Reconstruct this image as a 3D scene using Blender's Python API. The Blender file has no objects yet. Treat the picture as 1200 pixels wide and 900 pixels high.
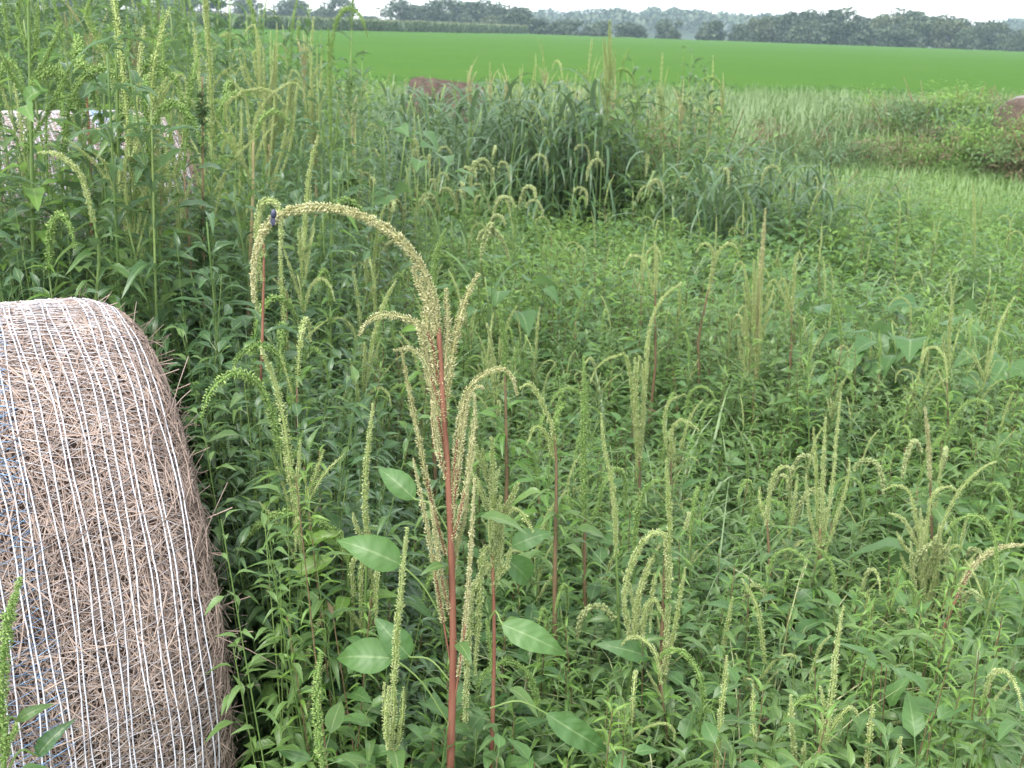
import bpy, math, random
import numpy as np
from mathutils import Matrix, Vector

rng = np.random.default_rng(11)
random.seed(11)
sc = bpy.context.scene
col = sc.collection
PI = math.pi

# ------------------------------------------------------------------ camera
F = 1287.0                      # focal length in pixels of the 1200 px wide photograph
CH = 1.8                        # eye height
PITCH = math.radians(17.5)
ROLL = math.radians(1.3)
cam_d = bpy.data.cameras.new('camera')
cam = bpy.data.objects.new('camera', cam_d)
col.objects.link(cam)
sc.camera = cam
cam_d.sensor_width = 36
cam_d.lens = 36 * F / 1200
cam_d.clip_start = 0.05
cam_d.clip_end = 6000
cam.matrix_world = (Matrix.Translation((0, 0, CH)) @ Matrix.Rotation(PI / 2 - PITCH, 4, 'X')
                    @ Matrix.Rotation(-ROLL * -1, 4, 'Z'))
cam_d.dof.use_dof = True
cam_d.dof.focus_distance = 2.0
cam_d.dof.aperture_fstop = 11

# ------------------------------------------------------------------ sky, sun, exposure
SUN_EL, SUN_AZ = math.radians(58), math.radians(215)     # azimuth clockwise from +Y (behind, to the left)
world = bpy.data.worlds.new('World')
sc.world = world
world.use_nodes = True
wn = world.node_tree
wn.nodes.clear()
w_out = wn.nodes.new('ShaderNodeOutputWorld')
w_bg = wn.nodes.new('ShaderNodeBackground')
w_sky = wn.nodes.new('ShaderNodeTexSky')
w_sky.sky_type = 'NISHITA'
w_sky.sun_disc = False
w_sky.sun_elevation = SUN_EL
w_sky.sun_rotation = SUN_AZ
w_sky.air_density = 1.0
w_sky.dust_density = 1.6
w_sky.ozone_density = 1.0
w_hsv = wn.nodes.new('ShaderNodeHueSaturation')
w_hsv.inputs['Saturation'].default_value = 0.2           # overcast: the blue is veiled by thin cloud
wn.links.new(w_sky.outputs[0], w_hsv.inputs['Color'])
wn.links.new(w_hsv.outputs[0], w_bg.inputs['Color'])
w_bg.inputs['Strength'].default_value = 0.15
wn.links.new(w_bg.outputs[0], w_out.inputs['Surface'])

sun_d = bpy.data.lights.new('sun', 'SUN')
sun = bpy.data.objects.new('sun', sun_d)
col.objects.link(sun)
sun_d.energy = 0.9
sun_d.angle = math.radians(22)
sun_d.color = (1.0, 0.96, 0.9)
sdir = Vector((math.sin(SUN_AZ) * math.cos(SUN_EL), math.cos(SUN_AZ) * math.cos(SUN_EL), math.sin(SUN_EL)))
sun.rotation_euler = sdir.to_track_quat('Z', 'Y').to_euler()

sc.view_settings.view_transform = 'Standard'
sc.view_settings.look = 'None'
sc.view_settings.gamma = 1
sc.view_settings.exposure = 2.22
sc.render.engine = 'CYCLES'
sc.render.resolution_x = 1024
sc.render.resolution_y = 768
sc.cycles.max_bounces = 5
sc.cycles.diffuse_bounces = 3
sc.cycles.glossy_bounces = 2
sc.cycles.transmission_bounces = 3
sc.cycles.volume_bounces = 1

# pixel -> world helpers (a pixel gives a direction; y_dist is the ground distance of the thing)
_f = np.array([0, math.cos(PITCH), -math.sin(PITCH)])
_r0 = np.array([1.0, 0, 0])
_u0 = np.cross(_r0, _f)
_r = math.cos(ROLL) * _r0 + math.sin(ROLL) * _u0
_u = -math.sin(ROLL) * _r0 + math.cos(ROLL) * _u0


def at(px, py, y_dist):
    d = _f + _r * ((px - 600) / F) + _u * ((450 - py) / F)
    return np.array([0, 0, CH]) + d * (y_dist / d[1])


def to_px(p):
    p = np.asarray(p, float)
    d = p - np.array([0, 0, CH])
    z = d @ _f
    return 600 + F * (d @ _r) / z, 450 - F * (d @ _u) / z


# ------------------------------------------------------------------ terrain
def smooth(a, b, t):
    t = np.clip((np.asarray(t, float) - a) / (b - a), 0, 1)
    return t * t * (3 - 2 * t)


def ground(x, y):
    x = np.asarray(x, float)
    y = np.asarray(y, float)
    z = 0.03 * np.sin(x * 1.3 + 1) * np.cos(y * 0.9)
    far = np.clip(y - 28, 0, 260)
    z = z + 0.0092 * far
    z = z - 0.012 * x * smooth(25, 140, y)
    bank = np.exp(-((x - 8.5) / 4.0) ** 2 - ((y - 19.5) / 2.6) ** 2)
    z = z + 0.45 * bank
    return z


# ------------------------------------------------------------------ node materials
def nt(name):
    m = bpy.data.materials.new(name)
    m.use_nodes = True
    t = m.node_tree
    t.nodes.clear()
    o = t.nodes.new('ShaderNodeOutputMaterial')
    return m, t, o


def nd(t, kind, **kw):
    n = t.nodes.new(kind)
    for k, v in kw.items():
        if k.startswith('i_'):
            key = k[2:].replace('_', ' ')
            n.inputs[key].default_value = v
        else:
            setattr(n, k, v)
    return n


def mixc(t, fac, a, b, mode='MIX'):
    n = t.nodes.new('ShaderNodeMix')
    n.data_type = 'RGBA'
    n.blend_type = mode
    for s, v in ((n.inputs[0], fac), (n.inputs[6], a), (n.inputs[7], b)):
        if hasattr(v, 'is_linked') or hasattr(v, 'node'):
            t.links.new(v, s)
        elif isinstance(v, (int, float)):
            s.default_value = v
        else:
            s.default_value = (*v, 1)
    return n.outputs[2]


def mth(t, op, a, b=0.5, c=None, clamp=False):
    n = t.nodes.new('ShaderNodeMath')
    n.operation = op
    n.use_clamp = clamp
    vals = [a, b] + ([c] if c is not None else [])
    for i, v in enumerate(vals):
        if hasattr(v, 'node'):
            t.links.new(v, n.inputs[i])
        else:
            n.inputs[i].default_value = v
    return n.outputs[0]


def leaf_material(name, ca, cb, under=None, rough=0.42, trans=0.28, rib=(0.30, 0.36, 0.16), patch=0.35, sp=0.5, patch_scale=1.1):
    """two-sided leaf: colour from a per-leaf random value and slow patches over the stand, pale midrib, paler underside"""
    m, t, o = nt(name)
    at_ = nd(t, 'ShaderNodeAttribute', attribute_name='lf')
    sep = nd(t, 'ShaderNodeSeparateXYZ')
    t.links.new(at_.outputs['Vector'], sep.inputs[0])
    oi = nd(t, 'ShaderNodeObjectInfo')
    geo = nd(t, 'ShaderNodeNewGeometry')
    no = nd(t, 'ShaderNodeTexNoise', i_Scale=patch_scale, i_Detail=2.0)
    t.links.new(geo.outputs['Position'], no.inputs['Vector'])
    v = mth(t, 'ADD', mth(t, 'MULTIPLY', sep.outputs[2], 0.6), mth(t, 'MULTIPLY', oi.outputs['Random'], 0.3))
    v = mth(t, 'ADD', v, mth(t, 'MULTIPLY', mth(t, 'SUBTRACT', no.outputs['Fac'], 0.5), patch * 2.2), clamp=True)
    c = mixc(t, v, ca, cb)
    fine = nd(t, 'ShaderNodeTexNoise', i_Scale=90.0, i_Detail=3.0)
    t.links.new(geo.outputs['Position'], fine.inputs['Vector'])
    c = mixc(t, mth(t, 'MULTIPLY', fine.outputs['Fac'], 0.35), c, (ca[0] * 0.55, ca[1] * 0.6, ca[2] * 0.55))
    # side veins and midrib
    w = mth(t, 'SINE', mth(t, 'ADD', mth(t, 'MULTIPLY', sep.outputs[1], 44.0), mth(t, 'MULTIPLY', sep.outputs[0], -9.0)))
    vein = mth(t, 'MULTIPLY', mth(t, 'GREATER_THAN', w, 0.9), 0.06)
    mid = mth(t, 'LESS_THAN', sep.outputs[0], 0.07)
    c = mixc(t, mth(t, 'MAXIMUM', vein, mth(t, 'MULTIPLY', mid, 0.45)), c, rib)
    if under is None:
        under = tuple(0.55 * a + 0.45 * b for a, b in zip(cb, (0.30, 0.36, 0.24)))
    c = mixc(t, mth(t, 'MULTIPLY', geo.outputs['Backfacing'], 0.6), c, under)
    p = nd(t, 'ShaderNodeBsdfPrincipled')
    t.links.new(c, p.inputs['Base Color'])
    p.inputs['Roughness'].default_value = rough
    p.inputs['Specular IOR Level'].default_value = sp
    bmp = nd(t, 'ShaderNodeBump', i_Strength=0.08, i_Distance=0.004)
    t.links.new(w, bmp.inputs['Height'])
    t.links.new(bmp.outputs[0], p.inputs['Normal'])
    tr = nd(t, 'ShaderNodeBsdfTranslucent')
    t.links.new(mixc(t, 0.5, c, tuple(min(1, k * 1.6) for k in cb)), tr.inputs['Color'])
    mx = nd(t, 'ShaderNodeMixShader')
    mx.inputs[0].default_value = trans
    t.links.new(p.outputs[0], mx.inputs[1])
    t.links.new(tr.outputs[0], mx.inputs[2])
    t.links.new(mx.outputs[0], o.inputs['Surface'])
    return m


def simple_material(name, ca, cb, rough=0.6, noise=30.0, bump=0.0, sp=0.3, trans=0.0, stretch=None):
    """plain surface: colour between two tones by per-piece random value and noise"""
    m, t, o = nt(name)
    at_ = nd(t, 'ShaderNodeAttribute', attribute_name='lf')
    sep = nd(t, 'ShaderNodeSeparateXYZ')
    t.links.new(at_.outputs['Vector'], sep.inputs[0])
    oi = nd(t, 'ShaderNodeObjectInfo')
    tc = nd(t, 'ShaderNodeTexCoord')
    no = nd(t, 'ShaderNodeTexNoise', i_Scale=noise, i_Detail=4.0)
    if stretch:
        mp = nd(t, 'ShaderNodeMapping')
        mp.inputs['Scale'].default_value = stretch
        t.links.new(tc.outputs['Object'], mp.inputs[0])
        t.links.new(mp.outputs[0], no.inputs['Vector'])
    else:
        t.links.new(tc.outputs['Object'], no.inputs['Vector'])
    v = mth(t, 'ADD', mth(t, 'MULTIPLY', sep.outputs[2], 0.7), mth(t, 'MULTIPLY', oi.outputs['Random'], 0.2))
    v = mth(t, 'ADD', v, mth(t, 'MULTIPLY', mth(t, 'SUBTRACT', no.outputs['Fac'], 0.5), 1.0), clamp=True)
    c = mixc(t, v, ca, cb)
    p = nd(t, 'ShaderNodeBsdfPrincipled')
    t.links.new(c, p.inputs['Base Color'])
    p.inputs['Roughness'].default_value = rough
    p.inputs['Specular IOR Level'].default_value = sp
    if bump:
        b = nd(t, 'ShaderNodeBump', i_Strength=bump, i_Distance=0.01)
        t.links.new(no.outputs['Fac'], b.inputs['Height'])
        t.links.new(b.outputs[0], p.inputs['Normal'])
    if trans:
        tr = nd(t, 'ShaderNodeBsdfTranslucent')
        t.links.new(c, tr.inputs['Color'])
        mx = nd(t, 'ShaderNodeMixShader')
        mx.inputs[0].default_value = trans
        t.links.new(p.outputs[0], mx.inputs[1])
        t.links.new(tr.outputs[0], mx.inputs[2])
        t.links.new(mx.outputs[0], o.inputs['Surface'])
    else:
        t.links.new(p.outputs[0], o.inputs['Surface'])
    return m


M = {}
M['leaf'] = leaf_material('pigweed_leaf', (0.043, 0.102, 0.030), (0.138, 0.232, 0.055), rough=0.4, sp=0.5, trans=0.38, patch=0.6, patch_scale=1.6)
M['leaf_dark'] = leaf_material('dark_leaf', (0.030, 0.076, 0.028), (0.076, 0.155, 0.046), trans=0.3, rough=0.38, sp=0.5)
M['leaf_bright'] = leaf_material('bright_leaf', (0.050, 0.138, 0.020), (0.165, 0.28, 0.045), trans=0.38, patch=0.6, patch_scale=0.9)
M['leaf_broad'] = leaf_material('broad_leaf', (0.036, 0.098, 0.028), (0.095, 0.190, 0.048), rough=0.48, sp=0.45, rib=(0.2, 0.28, 0.12), trans=0.34, patch=0.6)
M['blade'] = leaf_material('sorghum_blade', (0.020, 0.062, 0.020), (0.068, 0.132, 0.044), rib=(0.34, 0.42, 0.28), rough=0.38, trans=0.25, sp=0.5)
M['grass'] = leaf_material('grass_blade', (0.045, 0.11, 0.028), (0.125, 0.205, 0.06), rough=0.5, patch=0.4)
M['grass_pale'] = leaf_material('pale_grass', (0.052, 0.130, 0.028), (0.135, 0.205, 0.062), rough=0.6, patch=0.6, patch_scale=0.35)
M['grass_meadow'] = leaf_material('meadow_grass', (0.050, 0.140, 0.020), (0.145, 0.25, 0.048), rough=0.6, patch=0.5, patch_scale=0.5)
M['dry_grass'] = simple_material('dry_grass_blade', (0.14, 0.17, 0.06), (0.32, 0.33, 0.19), rough=0.6, noise=9)
M['soy'] = leaf_material('soy_leaf', (0.028, 0.080, 0.018), (0.048, 0.112, 0.028), rough=0.8, patch=0.3, patch_scale=0.06, sp=0.05)
M['corn'] = leaf_material('corn_leaf', (0.034, 0.085, 0.026), (0.08, 0.135, 0.045), rough=0.5, patch=0.2, patch_scale=0.1)
M['tree'] = leaf_material('tree_leaf', (0.013, 0.028, 0.016), (0.036, 0.058, 0.027), rough=0.6, patch=0.3, patch_scale=0.12, sp=0.15)
M['tree_olive'] = leaf_material('olive_tree_leaf', (0.03, 0.046, 0.02), (0.072, 0.085, 0.036), rough=0.6, patch=0.3, patch_scale=0.12, sp=0.15)
M['bush_brown'] = leaf_material('brown_bush_leaf', (0.085, 0.062, 0.04), (0.17, 0.13, 0.075), rough=0.6, patch=0.5, patch_scale=1.0, sp=0.2)
M['bark'] = simple_material('bark', (0.06, 0.05, 0.04), (0.14, 0.12, 0.10), noise=8, bump=0.5, rough=0.85)
M['stem_red'] = simple_material('red_stem', (0.12, 0.042, 0.030), (0.30, 0.155, 0.095), noise=45, rough=0.65, sp=0.2, bump=0.3, stretch=(1, 1, 0.3))
M['stem_brown'] = simple_material('brown_stem', (0.085, 0.055, 0.032), (0.19, 0.135, 0.07), noise=25, rough=0.6, stretch=(1, 1, 0.12))
M['stem_green'] = simple_material('green_stem', (0.065, 0.125, 0.030), (0.155, 0.215, 0.065), noise=20, rough=0.55, stretch=(1, 1, 0.12))
M['stem_tan'] = simple_material('tan_stem', (0.24, 0.20, 0.095), (0.35, 0.31, 0.17), noise=20, rough=0.6, stretch=(1, 1, 0.12))
M['spike_pale'] = simple_material('pale_seed_head', (0.29, 0.38, 0.11), (0.64, 0.69, 0.37), noise=60, rough=0.75, trans=0.35)
M['spike_tan'] = simple_material('tan_seed_head', (0.36, 0.36, 0.15), (0.72, 0.70, 0.44), noise=60, rough=0.75, trans=0.3)
M['spike_green'] = simple_material('green_seed_head', (0.15, 0.27, 0.06), (0.38, 0.50, 0.18), noise=60, rough=0.7, trans=0.3)
M['foxtail'] = simple_material('foxtail_head', (0.28, 0.36, 0.13), (0.52, 0.57, 0.30), noise=40, rough=0.7, trans=0.35)
M['straw'] = simple_material('straw', (0.078, 0.054, 0.043), (0.35, 0.268, 0.222), noise=14, rough=0.65, sp=0.3)
M['bale'] = simple_material('packed_straw', (0.045, 0.03, 0.024), (0.17, 0.12, 0.095), noise=70, bump=1.0, rough=0.85, stretch=(0.5, 1, 1))
M['old_straw'] = simple_material('weathered_straw', (0.025, 0.017, 0.014), (0.15, 0.10, 0.075), noise=6, rough=0.9)
M['net'] = simple_material('net_strand', (0.42, 0.43, 0.48), (0.55, 0.55, 0.60), noise=40, rough=0.45, sp=0.4)
M['net_thin'] = simple_material('net_thread', (0.40, 0.38, 0.395), (0.54, 0.52, 0.535), noise=40, rough=0.4, sp=0.4)
M['net_blue'] = simple_material('blue_net_thread', (0.10, 0.22, 0.42), (0.25, 0.42, 0.62), noise=40, rough=0.4, sp=0.5)
M['insect'] = simple_material('insect_shell', (0.015, 0.018, 0.045), (0.05, 0.055, 0.11), noise=200, rough=0.3, sp=0.6)
M['roof'] = simple_material('pale_roof', (0.15, 0.16, 0.17), (0.21, 0.22, 0.23), noise=2, rough=0.6)
M['wall'] = simple_material('pale_wall', (0.20, 0.205, 0.21), (0.27, 0.27, 0.27), noise=2, rough=0.7)
M['glass'] = simple_material('window_glass', (0.05, 0.06, 0.07), (0.09, 0.10, 0.11), noise=1, rough=0.1, sp=0.8)


# ------------------------------------------------------------------ mesh collecting
class MB:
    """collects numpy pieces into one mesh; lf = (distance from midrib, along, random) per vertex"""
    def __init__(self):
        self.v, self.l, self.q, self.t, self.qm, self.tm, self.n = [], [], [], [], [], [], 0

    def add(self, v, quads=None, tris=None, lf=None, mat=0, rnd=None):
        v = np.asarray(v, float).reshape(-1, 3)
        if lf is None:
            lf = np.zeros((len(v), 3))
            lf[:, 0] = 0.5
            lf[:, 2] = random.random() if rnd is None else rnd
        self.v.append(v)
        self.l.append(np.asarray(lf, float).reshape(-1, 3))
        if quads is not None and len(quads):
            q = np.asarray(quads, int) + self.n
            self.q.append(q)
            self.qm.append(np.full(len(q), mat))
        if tris is not None and len(tris):
            q = np.asarray(tris, int) + self.n
            self.t.append(q)
            self.tm.append(np.full(len(q), mat))
        self.n += len(v)

    def many(self, tpl, R, T, rnd=None, mat=0):
        """copies of a template (v, quads, tris, lf) by 3x3 matrices R (k,3,3) and offsets T (k,3)"""
        v, q, tr, lf = tpl
        k, n = len(T), len(v)
        if k == 0:
            return
        V = np.einsum('kij,nj->kni', R, v) + T[:, None, :]
        L = np.repeat(lf[None], k, 0).copy()
        L[:, :, 2] = (rng.random(k) if rnd is None else rnd)[:, None]
        off = (np.arange(k) * n)[:, None, None]
        Q = (q[None] + off).reshape(-1, 4) if q is not None and len(q) else None
        Tt = (tr[None] + off).reshape(-1, 3) if tr is not None and len(tr) else None
        self.add(V.reshape(-1, 3), Q, Tt, L.reshape(-1, 3), mat)

    def mesh(self, name, mats, smooth_=True):
        me = bpy.data.meshes.new(name)
        v = np.concatenate(self.v)
        lf = np.concatenate(self.l)
        q = np.concatenate(self.q) if self.q else np.zeros((0, 4), int)
        t = np.concatenate(self.t) if self.t else np.zeros((0, 3), int)
        mi = np.concatenate((self.qm if self.q else []) + (self.tm if self.t else []))
        me.vertices.add(len(v))
        me.vertices.foreach_set('co', v.astype(np.float32).ravel())
        loops = np.concatenate([q.ravel(), t.ravel()]).astype(np.int32)
        me.loops.add(len(loops))
        me.loops.foreach_set('vertex_index', loops)
        nf = len(q) + len(t)
        me.polygons.add(nf)
        ls = np.concatenate([np.arange(len(q)) * 4, len(q) * 4 + np.arange(len(t)) * 3]).astype(np.int32)
        me.polygons.foreach_set('loop_start', ls)
        me.polygons.foreach_set('material_index', mi.astype(np.int32))
        me.polygons.foreach_set('use_smooth', np.full(nf, smooth_))
        a = me.attributes.new('lf', 'FLOAT_VECTOR', 'POINT')
        a.data.foreach_set('vector', lf.astype(np.float32).ravel())
        for m in mats:
            me.materials.append(M[m])
        me.update(calc_edges=True)
        return me

    def build(self, name, mats, parent=None, smooth_=True, kind=None):
        if isinstance(mats, str):
            mats = [mats]
        o = bpy.data.objects.new(name, self.mesh(name, mats, smooth_))
        col.objects.link(o)
        if parent is not None:
            o.parent = parent
        if kind:
            o['kind'] = kind
        return o


def link(name, me, parent=None, mw=None):
    o = bpy.data.objects.new(name, me)
    col.objects.link(o)
    if parent is not None:
        o.parent = parent
    if mw is not None:
        o.matrix_local = mw
    return o


def tag(o, label, cat, group=None):
    o['label'] = label
    o['category'] = cat
    if group:
        o['group'] = group
    return o


def empty(name, loc, label, cat, group=None, rz=0):
    o = bpy.data.objects.new(name, None)
    o.empty_display_size = 0.05
    col.objects.link(o)
    o.location = Vector([float(c) for c in loc])
    o.rotation_euler = (0, 0, rz)
    return tag(o, label, cat, group)


def copy_tree(o, parent=None):
    c = o.copy()
    col.objects.link(c)
    c.parent = parent
    for ch in list(o.children):
        copy_tree(ch, c)
    return c


# ------------------------------------------------------------------ shape primitives
def frames(P):
    P = np.asarray(P, float)
    T = np.gradient(P, axis=0)
    T /= np.linalg.norm(T, axis=1)[:, None] + 1e-12
    ref = np.array([1.0, 0.1, 0.05])
    if abs(T[0] @ ref) > 0.9:
        ref = np.array([0.0, 1.0, 0.1])
    N = np.zeros_like(P)
    n = ref - T[0] * (ref @ T[0])
    n /= np.linalg.norm(n)
    for i in range(len(P)):
        n = n - T[i] * (n @ T[i])
        n /= np.linalg.norm(n) + 1e-12
        N[i] = n
    B = np.cross(T, N)
    return T, N, B


def spline(pts, n):
    """Catmull-Rom through pts, n samples evenly along"""
    p = np.asarray(pts, float)
    if len(p) == 2:
        return p[0] + (p[1] - p[0]) * np.linspace(0, 1, n)[:, None]
    p = np.vstack([2 * p[0] - p[1], p, 2 * p[-1] - p[-2]])
    out = []
    for i in range(1, len(p) - 2):
        t = np.linspace(0, 1, 12, endpoint=False)[:, None]
        a, b, c, d = p[i - 1], p[i], p[i + 1], p[i + 2]
        out.append(0.5 * (2 * b + (c - a) * t + (2 * a - 5 * b + 4 * c - d) * t ** 2 + (-a + 3 * b - 3 * c + d) * t ** 3))
    out.append(p[-2][None])
    q = np.vstack(out)
    s = np.concatenate([[0], np.cumsum(np.linalg.norm(np.diff(q, axis=0), axis=1))])
    si = np.linspace(0, s[-1], n)
    return np.stack([np.interp(si, s, q[:, k]) for k in range(3)], 1)


def tube(mb, P, r, sides=6, mat=0, rnd=None, cap=True):
    P = np.asarray(P, float)
    n = len(P)
    r = np.broadcast_to(np.asarray(r, float), (n,))
    T, N, B = frames(P)
    a = np.arange(sides) * 2 * PI / sides
    V = P[:, None] + r[:, None, None] * (np.cos(a)[None, :, None] * N[:, None] + np.sin(a)[None, :, None] * B[:, None])
    i, j = np.meshgrid(np.arange(n - 1), np.arange(sides), indexing='ij')
    q = np.stack([i * sides + j, i * sides + (j + 1) % sides, (i + 1) * sides + (j + 1) % sides, (i + 1) * sides + j], -1).reshape(-1, 4)
    V = V.reshape(-1, 3)
    tr = None
    if cap:
        V = np.vstack([V, P[-1] + T[-1] * r[-1] * 0.5])
        e = (n - 1) * sides
        tr = [(e + k, e + (k + 1) % sides, len(V) - 1) for k in range(sides)]
    mb.add(V, q, tr, mat=mat, rnd=rnd)


FL_V = np.array([(-0.5, 0, 0), (0.5, 0, 0), (0, 0, 0.45), (0, 1, 0.25)], float)
FL_T = np.array([(0, 1, 2), (1, 3, 2), (3, 0, 2), (0, 3, 1)])
FL_L = np.zeros((4, 3))
FL = (FL_V, None, FL_T, FL_L)


def florets(mb, P, r, ring=0.004, per=8, size=0.006, flare=55, mat=0, jit=0.35, power=1.0):
    """pointed bracts all round a curve: P samples, r radius per sample"""
    P = np.asarray(P, float)
    s = np.concatenate([[0], np.cumsum(np.linalg.norm(np.diff(P, axis=0), axis=1))])
    L = s[-1]
    nr = max(4, int(L / ring))
    si = np.linspace(0, L * 0.995, nr)
    T, N, B = frames(P)
    ip = lambda A: np.stack([np.interp(si, s, A[:, k]) for k in range(3)], 1)
    p, t, n, b = ip(P), ip(T), ip(N), ip(B)
    rr = np.interp(si, s, np.broadcast_to(r, (len(P),)))
    ph = rng.random(3) * 6
    rr = rr * (1 + 0.07 * np.sin(si * 95 + ph[0]) + 0.06 * np.sin(si * 210 + ph[1]) + 0.07 * np.sin(si * 37 + ph[2]))
    k = per
    ang = (np.arange(k)[None] * 2 * PI / k + np.arange(nr)[:, None] * 0.9 + rng.normal(0, jit, (nr, k)))
    out = np.cos(ang)[..., None] * n[:, None] + np.sin(ang)[..., None] * b[:, None]
    fl = np.radians(flare) + rng.normal(0, 0.3, (nr, k))
    Y = np.sin(fl)[..., None] * out + np.cos(fl)[..., None] * t[:, None]
    X = np.cross(t[:, None], out)
    Z = np.cross(X, Y)
    sc_ = size * rng.uniform(0.5, 1.35, (nr, k)) * (rng.random((nr, k)) > 0.05) * (0.55 + 0.45 * rr / rr.max())[:, None]
    # clumpy, uneven head
    clump = 1 + 0.35 * np.sin(si * 260 + rng.random() * 6)[:, None] * rng.random((nr, 1))
    sc_ = sc_ * clump
    R = np.stack([X * 0.75, Y, Z], -1) * sc_[..., None, None]
    base = p[:, None] + out * (rr[:, None, None] * rng.uniform(0.35, 0.75, (nr, k))[..., None])
    mb.many(FL, R.reshape(-1, 3, 3), base.reshape(-1, 3), rnd=rng.random(nr * k) ** power, mat=mat)


def leaf_tpl(wr=0.36, nseg=6, pet=0.55, droop=0.35, fold=0.18, wave=0.02, shape=1.0, tipdroop=0.2, pw=0.012):
    """leaf of blade length 1 along +Y with petiole length pet; normal +Z"""
    V, L, Q = [], [], []
    T_ = np.linspace(0, 1, nseg + 1)
    rows = []
    # petiole: a narrow strip of three columns
    for y in (0.0, pet * 0.5):
        rows.append((y, pw, 0.0, 0.05))
    for t in T_:
        w = wr * 0.5 * (np.sin(PI * t ** (0.75 * shape)) ** 0.85) * (1 - 0.25 * t)
        if t == 0:
            w = pw
        if t == 1:
            w = 0.002
        rows.append((pet + t, max(w, 0.002), t, 1.0))
    tot = pet + 1
    for k, (y, w, t, e) in enumerate(rows):
        s = y / tot
        z = 0.10 * math.sin(s * PI * 0.9) * tot - droop * s ** 2.2 * tot - tipdroop * max(0, s - 0.7) ** 2 * 3
        yy = y - 0.25 * droop * s ** 2 * tot
        wv = wave * math.sin(k * 2.1)
        for sgn in (-1, 0, 1):
            V.append((sgn * w, yy, z + (abs(sgn) * (w * fold * 2 + wv * (w > pw * 1.1)))))
            L.append((abs(sgn) * e, t, 0))
    for k in range(len(rows) - 1):
        a = k * 3
        Q += [(a, a + 1, a + 4, a + 3), (a + 1, a + 2, a + 5, a + 4)]
    return np.array(V, float), np.array(Q), None, np.array(L, float)


def blade_tpl(L=1.0, w=0.05, nseg=7, rise=75, bend=120, fold=0.25, taper=0.6, twist=0.0):
    """grass blade starting at the origin, leaving at 'rise' degrees and bending over by 'bend' along +Y"""
    V, LF, Q = [], [], []
    y = z = 0.0
    for k in range(nseg + 1):
        t = k / nseg
        a = math.radians(rise - bend * t ** 1.3)
        ww = w * 0.5 * min(1, 0.55 + 2.5 * t) * (1 - t ** 2.2) + 0.0008
        tw = twist * t
        for sgn in (-1, 0, 1):
            V.append((sgn * ww * math.cos(tw), y - math.sin(a) * 0, z + abs(sgn) * ww * fold + sgn * ww * math.sin(tw)))
            LF.append((abs(sgn), t, 0))
        y += math.cos(a) * L / nseg
        z += math.sin(a) * L / nseg
    for k in range(nseg):
        a = k * 3
        Q += [(a, a + 1, a + 4, a + 3), (a + 1, a + 2, a + 5, a + 4)]
    return np.array(V, float), np.array(Q), None, np.array(LF, float)


def basis(d, roll=0.0):
    """matrix whose Y is d and Z leans to the sky; d (...,3)"""
    d = np.asarray(d, float)
    d = d / (np.linalg.norm(d, axis=-1, keepdims=True) + 1e-12)
    up = np.zeros_like(d)
    up[..., 2] = 1
    X = np.cross(d, up)
    X /= np.linalg.norm(X, axis=-1, keepdims=True) + 1e-9
    Z = np.cross(X, d)
    roll = np.asarray(roll, float)[..., None] if np.ndim(roll) else roll
    X2 = X * np.cos(roll) + Z * np.sin(roll)
    Z2 = np.cross(X2, d)
    return np.stack([X2, d, Z2], -1)


def m4(R, T):
    m = np.eye(4)
    m[:3, :3] = R
    m[:3, 3] = T
    return Matrix(m.tolist())


LEAF_TPL = [leaf_tpl(0.40, 7, 0.55, 0.30, 0.20, 0.02), leaf_tpl(0.34, 7, 0.45, 0.5, 0.3, 0.025),
            leaf_tpl(0.46, 7, 0.65, 0.2, 0.12, 0.02), leaf_tpl(0.30, 7, 0.4, 0.65, 0.35, 0.03)]
LEAF_LOW = [leaf_tpl(0.40, 3, 0.4, 0.35, 0.2), leaf_tpl(0.32, 3, 0.35, 0.5, 0.3), leaf_tpl(0.5, 3, 0.5, 0.25, 0.15)]
LEAF_NARROW = [leaf_tpl(0.2, 4, 0.12, 0.4, 0.3), leaf_tpl(0.17, 4, 0.1, 0.6, 0.3)]


def leaf_mesh(tpl, mat, nm='leaf'):
    mb = MB()
    mb.add(tpl[0], tpl[1], None, tpl[3] + np.array([0, 0, 0.5]))
    return mb.mesh(nm, [mat])


LEAF_ME = {m: [leaf_mesh(t, m) for t in LEAF_TPL] for m in ('leaf', 'leaf_dark', 'leaf_bright')}
NARROW_ME = {m: [leaf_mesh(t, m) for t in LEAF_NARROW] for m in ('leaf', 'leaf_bright', 'leaf_dark')}

# ------------------------------------------------------------------ ground sheets
def sheet(name, xs, ys, zf, mat, kind='structure', rough=0.0):
    X, Y = np.meshgrid(xs, ys, indexing='xy')
    Z = zf(X, Y) + (rng.normal(0, rough, X.shape) if rough else 0)
    nx, ny = len(xs), len(ys)
    V = np.stack([X, Y, Z], -1).reshape(-1, 3)
    i, j = np.meshgrid(np.arange(ny - 1), np.arange(nx - 1), indexing='ij')
    q = np.stack([i * nx + j, i * nx + j + 1, (i + 1) * nx + j + 1, (i + 1) * nx + j], -1).reshape(-1, 4)
    mb = MB()
    mb.add(V, q, rnd=0.5)
    return mb.build(name, mat, kind=kind)


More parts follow.
